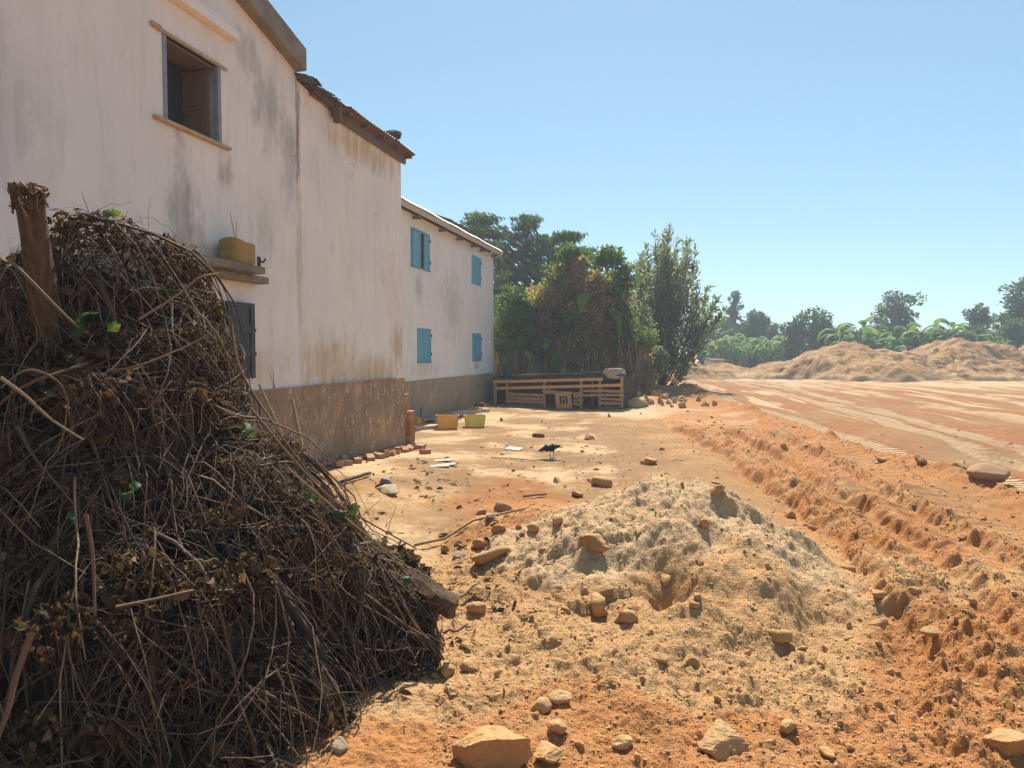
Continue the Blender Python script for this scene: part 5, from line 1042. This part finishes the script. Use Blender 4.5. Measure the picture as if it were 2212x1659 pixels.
# hedge of canes overgrown by creepers
hd = empty('overgrown_thicket', (1.5, 24.3, 0), 0, 'tall brown thicket of canes overgrown by withered creepers behind the coop', 'thicket')
HB = [(1105, 775, 40, 40), (1105, 715, 36, 34), (1150, 700, 40, 38), (1180, 650, 36, 34), (1215, 615, 34, 34), (1250, 590, 30, 26), (1290, 635, 40, 40), (1325, 640, 26, 40), (1240, 665, 50, 40), (1310, 690, 40, 50), (1180, 730, 50, 40), (1260, 735, 55, 34), (1330, 745, 36, 36), (1130, 750, 40, 34), (1350, 785, 26, 34), (1385, 795, 24, 34)]
base = np.array([1.5, 24.3, 0]); bl = [(c - base, r) for c, r in pb(HB, 24.6, .55, .4, 3)]
V, Q, tn = clumps(sprays([(c, r * np.array([1.15, 1.3, 1.15])) for c, r in bl], 22, .26, rng, .9), 34000, .13, rng, -.2, .35, 3.0, .55, -.5); link('creeper', npmesh('creeper', V, Q, None, True, {'tint': tn}), hd, M['leaf_hedge'])
bl2 = [(c - base, r) for c, r in pb([(1110, 690, 40, 30), (1100, 745, 40, 30), (1190, 600, 30, 25), (1150, 660, 40, 25), (1310, 560, 30, 30), (1345, 590, 24, 50), (1240, 550, 30, 20), (1340, 680, 30, 30), (1380, 740, 35, 30), (1115, 650, 40, 30), (1170, 690, 40, 30), (1140, 730, 40, 25), (1220, 690, 30, 20)], 24.0, .5, .3, 4)]
V, Q, tn = clumps(sprays(bl2, 20, .3, rng, .7), 11000, .12, rng, .15, .5, 2.2, .5, -.3); link('green_creeper', npmesh('green_creeper', V, Q, None, True, {'tint': tn}), hd, M['leaf_creep'])
n = 620; x = rng.uniform(-2.0, 3.0, n) + .12 * rng.normal(size=n); yb = rng.uniform(-.55, .8, n); ht = rng.uniform(.9, 2.7, n) * rng.uniform(.7, 1, n); P_ = np.zeros((n, 5, 3)); lean = rng.normal(size=(n, 2)) * .12
for k in range(5): t = k / 4; P_[:, k] = np.stack([x + lean[:, 0] * t * 2 + .03 * rng.normal(size=n), yb + lean[:, 1] * t * 2, ht * t], 1)
V, Q, ix = tubes(P_, np.repeat(rng.uniform(.006, .018, n)[:, None], 5, 1), 5); tag(link('canes', npmesh('canes', V, Q, None, True), hd, M['cane']), None, None, None, 'stuff')
n = 1000; x = rng.uniform(-2.0, 2.8, n); P_ = np.zeros((n, 5, 3)); ht = rng.uniform(.4, 4.0, n) * rng.uniform(.5, 1, n); l = rng.uniform(.3, 1.0, n); dx = rng.normal(size=n) * .25; yb = rng.uniform(-.6, .3, n)
for k in range(5): t = k / 4; P_[:, k] = np.stack([x + dx * t + .05 * np.sin(t * 6 + x * 9), yb - .1 * t, np.maximum(ht * np.clip(1.15 - .1 * np.abs(x - .9), .5, 1) - l * t, .05)], 1)
V, Q, ix = tubes(P_, np.full((n, 5), .006), 4); tag(link('hanging_stems', npmesh('hanging_stems', V, Q, None, True, {'tint': rng.rand(n)[ix]}), hd, M['twig']), None, None, None, 'stuff')
q = np.array([0.15, 22.9]); rough_post('fence_post', 'bare wooden post standing behind the left end of the coop', 'post', (*q, -.1), (q[0] - .03, q[1], 1.65), .075, M['wood_brown'], 10, .15)
# upright bush right of the thicket
def upright_bush(name, label, base, rng, nst, nleaf, size, fx, top, mat, fan=.34):
    root = empty(name, tuple(base), 0, label, 'bush'); K_ = 9; t = np.linspace(0, 1, K_); P_ = np.zeros((nst, K_, 3))
    ax = rng.uniform(-1, 1, nst); ay = rng.uniform(-1, 1, nst); hts = top * (1 - .52 * np.abs(ax - .05) ** 1.6) * rng.uniform(.72, 1.0, nst)
    for k in range(K_):
        P_[:, k] = np.stack([.25 * ax + fx * ax * t[k] ** .85 + .10 * np.sin(t[k] * 5 + ax * 8), .2 * ay + fx * .7 * ay * t[k] ** .85, -.15 + hts * t[k] ** 1.08], 1)
    V, Q, ix = tubes(P_, rng.uniform(.015, .05, nst)[:, None] * np.linspace(1, .12, K_)[None], 5); link('stems', npmesh('stems', V, Q, None, True), root, M['bark'])
    i = rng.randint(0, nst, nleaf); f = np.clip(rng.beta(2.2, 1.25, nleaf), .22, .998) * (K_ - 1); k = f.astype(int); w = (f - k)[:, None]; p = P_[i, k] * (1 - w) + P_[i, np.minimum(k + 1, K_ - 1)] * w
    tt = P_[i, np.minimum(k + 1, K_ - 1)] - P_[i, k]; tt /= np.linalg.norm(tt, axis=1, keepdims=True)
    sp = .20 * (1.08 - f / (K_ - 1)) ** .8 + .06; d = rng.normal(size=p.shape); p = p + d * sp[:, None] * .8; dd = tt * .9 + d * .8; L = rng.uniform(.6, 1.4, nleaf) * size
    V, Q = leaves(p, dd, L, L * .3, rng, .2); link('foliage', npmesh('foliage', V, Q, None, True, {'tint': np.repeat(rng.rand(nleaf), 6)}), root, mat); return root
q = np.array([6.1, 29.5]); upright_bush('upright_bush', 'tall upright bush of many stems at the right end of the thicket', (*q, hz(*q)), rng, 75, 17000, .20, 2.1, 7.0, M['leaf_bush'])
q = np.array([3.0, 24.9]); upright_bush('reed_clump', 'tall feathery reeds rising over the right end of the thicket top', (*q, hz(*q)), rng, 26, 4200, .20, .55, 5.6, M['leaf_creep'])
for (x_, y_, fx_, tp_, nn_, mm_, lb_) in ((2.0, 25.0, .8, 5.3, 5200, 'leaf_bush', 'ragged upright shrub forming the middle of the thicket top'), (0.9, 25.1, .8, 4.5, 5000, 'leaf_hedge', 'brown withered upright shrub in the left half of the thicket'), (-0.5, 24.8, .7, 3.5, 4200, 'leaf_creep', 'low green shrub filling the thicket beside the house corner'), (2.7, 24.3, .6, 4.4, 3200, 'leaf_hedge', 'brown withered shrub at the right of the thicket below the reeds')):
    upright_bush('thicket_shrub', lb_, (x_, y_, hz(x_, y_)), rng, 34, nn_, .16, fx_, tp_, M[mm_])
q = np.array([4.3, 26.5]); upright_bush('thin_bush', 'thin grey green bush filling the gap between thicket and tall bush', (*q, hz(*q)), rng, 40, 6500, .14, 1.0, 4.1, M['leaf_bush'])
tree('low_bush', 'low bushy growth at the foot of the thicket end', (4.1, 24.6, .2), pb([(1390, 800, 35, 28), (1370, 770, 30, 30), (1420, 780, 25, 30)], 24.8, .6, .3, 9), 3500, .10, M['leaf_bush'], rng, .05, None, 'bush', .1)

# banana plants
def banana_parts(rng, nl=9, H=2.2, LL=1.9):
    b = MB(); b.tube([(0, 0, -.1), (.03, 0, H * .5), (.0, .03, H)], [.13, .11, .07], 8); VV, QQ, TT, o_ = [], [], [], 0
    for k in range(nl):
        az = k * 2.4 + rng.uniform(-.3, .3); el = rng.uniform(.45, 1.3) if k < nl - 1 else rng.uniform(.9, 1.2); L = LL * rng.uniform(.75, 1.1); w = .23 * rng.uniform(.8, 1.2); n = 14; tn = rng.rand()
        d = np.array([math.cos(az), math.sin(az), 0]); s = np.array([-d[1], d[0], 0]); p = np.array([0, 0, H - .1]); th = el; V = []
        for i in range(n):
            f = i / (n - 1); th -= (.14 + .16 * rng.rand()) * (el < 1.4) * (.4 + f); t = d * math.cos(th) + np.array([0, 0, math.sin(th)]); p = p + t * L / n
            ww = w * max(.03, math.sin(math.pi * min(1, .06 + f * .97)) ** .55) * (.12 if f < .16 else 1) * rng.uniform(.55, 1.12); nrm = np.cross(s, t)
            V += [p - s * ww + nrm * ww * .35, p, p + s * ww + nrm * ww * .35]
        idx = np.arange(n * 3).reshape(n, 3); Q = np.concatenate([np.stack([idx[:-1, j], idx[:-1, j + 1], idx[1:, j + 1], idx[1:, j]], -1).reshape(-1, 4) for j in (0, 1)])
        VV.append(np.array(V)); QQ.append(Q + o_); o_ += n * 3; TT.append(np.full(n * 3, tn))
    return b, npmesh('leaves', np.concatenate(VV), np.concatenate(QQ), None, True, {'tint': np.concatenate(TT)})
rng = np.random.RandomState(9); BPROT = []
for i in range(5):
    b, lm = banana_parts(rng, 8 + i % 3, (2.0, 2.4, 1.6, 2.2, 1.2)[i], (1.9, 2.1, 1.7, 2.0, 1.4)[i]); so_ = b.build('stem', M['banana_stem'], None, smooth=True); lm.materials.append(M['banana']); BPROT.append((so_.data, lm)); bpy.data.objects.remove(so_)
def banana(q, z, sc, rz, var, label, group):
    r = empty('banana_plant', (q[0], q[1], z), rz, label, 'banana plant', group); r.scale = (sc, sc, sc); link('stem', BPROT[var][0], r); link('leaves', BPROT[var][1], r)
for i, (a, Y, sc, lab) in enumerate(((1195, 24.5, .85, 'banana plant poking out of the left of the thicket top'), (1292, 24.9, 1.2, 'tall banana plant with an upright torn leaf above the thicket'), (1335, 25.0, 1.1, 'banana plant at the right end of the thicket top'), (1225, 23.9, .5, 'low banana plant with wide leaves in the thicket face'), (1130, 24.2, .72, 'banana plant in the thicket beside the house corner'))):
    q = ak(a, 800, Y); banana(q, 0, sc, i * 1.7, i % 4, lab, 'banana plants in the thicket')
for k in range(140):
    u = rng.uniform(1535, 2240); Y = rng.uniform(62, 72) if u < 1800 else rng.uniform(56, 70); q = ak(u, 780, Y); banana(q, hz(q[0], q[1]), rng.uniform(.85, 1.2) * (.95 if u < 1800 else 1.28), rng.uniform(0, 6.28), int(rng.randint(5)), 'bright green banana plant in the plantation row beyond the mounds', 'banana plants in the far plantation')
# far trees
def far_tree(label, a, top, wpx, Y, nl, lobes, hfrac=.65, size=.32, mat='leaf_far', gap=.1, seed=1, name='round_tree'):
    r = random.Random(seed); rg_ = np.random.RandomState(seed); tp = ak(a, top, Y); q = np.array([tp[0], Y]); z0 = hz(*q); H_ = tp[2] - z0; W_ = wpx / K / F * Y / 2; bl = []
    for k in range(lobes):
        f = (k + .5) / lobes; ww = W_ * math.sin(math.pi * (.18 + .72 * f)) ** .7; an = r.uniform(0, 6.28); rad = r.uniform(.3, .6) * ww
        bl.append((np.array([q[0] + math.cos(an) * rad, q[1] + math.sin(an) * rad, z0 + H_ * (1 - hfrac) + H_ * hfrac * f * .93]), np.array([W_ * .55, W_ * .55, H_ * hfrac * .2]) * r.uniform(.75, 1.1)))
    tree(name, label, (q[0], q[1], z0), bl, nl, size, M[mat], rg_, .022 * H_ + .08, 'trees along the far edge of the field', 'tree', gap, spray=(9, .22 * W_ + .25, .6))
far_tree('open round crowned tree standing alone above the banana row', 1940, 640, 98, 66, 3600, 12, .72, .34, seed=3, gap=.3)
far_tree('compact dark dome shaped tree above the right end of the banana row', 2110, 662, 62, 66, 2600, 8, .75, .30, seed=4, gap=-.1)
far_tree('tall loose tree cut by the right edge of the picture', 2200, 612, 100, 62, 4200, 14, .8, .32, seed=5, gap=.25)
far_tree('very tall thin tree with a small tuft rising above the hazy trees', 1586, 634, 30, 78, 900, 6, .38, .4, seed=6, gap=.2, name='thin_tree')
far_tree('hazy rounded tree just right of the upright bush', 1560, 690, 60, 76, 2600, 9, .8, .4, seed=7)
far_tree('hazy rounded tree under the very tall thin one', 1600, 700, 60, 77, 2400, 9, .8, .4, seed=8)
far_tree('broad hazy tree in the middle of the far group left of the bananas', 1635, 678, 75, 74, 3200, 10, .8, .4, seed=9)
far_tree('low hazy tree closing the far group on its right', 1672, 706, 55, 72, 2000, 8, .8, .36, seed=10)
far_tree('dark dense tree left of the mounds, peak in its middle', 1770, 676, 85, 64, 3600, 10, .85, .32, 'leaf_tree', seed=11)
far_tree('spiky topped dark tree between hazy trees and the dense dark one', 1715, 690, 60, 64, 2400, 9, .85, .32, seed=12)
far_tree('small dark tree at the right foot of the dense dark one', 1815, 712, 50, 63, 1800, 7, .85, .3, 'leaf_tree', seed=13)
far_tree('dark shrub at the far right below the loose tree', 2195, 690, 60, 58, 2000, 7, .9, .28, 'leaf_tree', seed=14)
far_tree('dark shrub behind the broad mound', 2105, 708, 50, 60, 1500, 6, .9, .28, 'leaf_tree', seed=15)
for i in range(26):
    a = 1530 + i * 28; far_tree('low green shrub in the belt of growth behind the banana plants', a, 704 + (i * 37) % 24, 56 + (i * 13) % 20, 74, 1300, 6, .95, .40, ('leaf_far', 'leaf_creep', 'leaf_tree')[i % 3], seed=30 + i, name='far_shrub')

# hut by the road bend
q = np.array(ak(1543, 780, 60)[:2]); hut = empty('small_hut', (q[0], q[1], hz(*q)), .3, 'small pale hut with a grey roof at the road bend', 'hut')
b = MB(); b.box(-.6, .6, -.6, .6, -.1, 1.0); b.build('wall', M['cream'], hut); b = MB(); b.box(-.75, .75, -.8, .75, 1.01, 1.07, Matrix.Rotation(.10, 4, 'X')); b.build('roof', M['tile_dark'], hut); b = MB(); b.box(-.2, .2, -.63, -.605, 0, .85); b.build('door', M['wood_dark'], hut)

# air: pale haze over the whole place, thin near the camera
hb = MB(); hb.box(-140, 140, -40, 170, -3.0, 14.0)
hm = NT('haze_air'); pv = hm.n('ShaderNodeVolumePrincipled'); pv.inputs['Color'].default_value = (0.80, 0.90, 1.0, 1); pv.inputs['Density'].default_value = 0.0019; pv.inputs['Anisotropy'].default_value = 0.3
hm.t.links.new(pv.outputs[0], hm.out.inputs['Volume'])
tag(hb.build('haze', hm.m), 'thin pale haze in the air over the field', None, None, 'stuff')
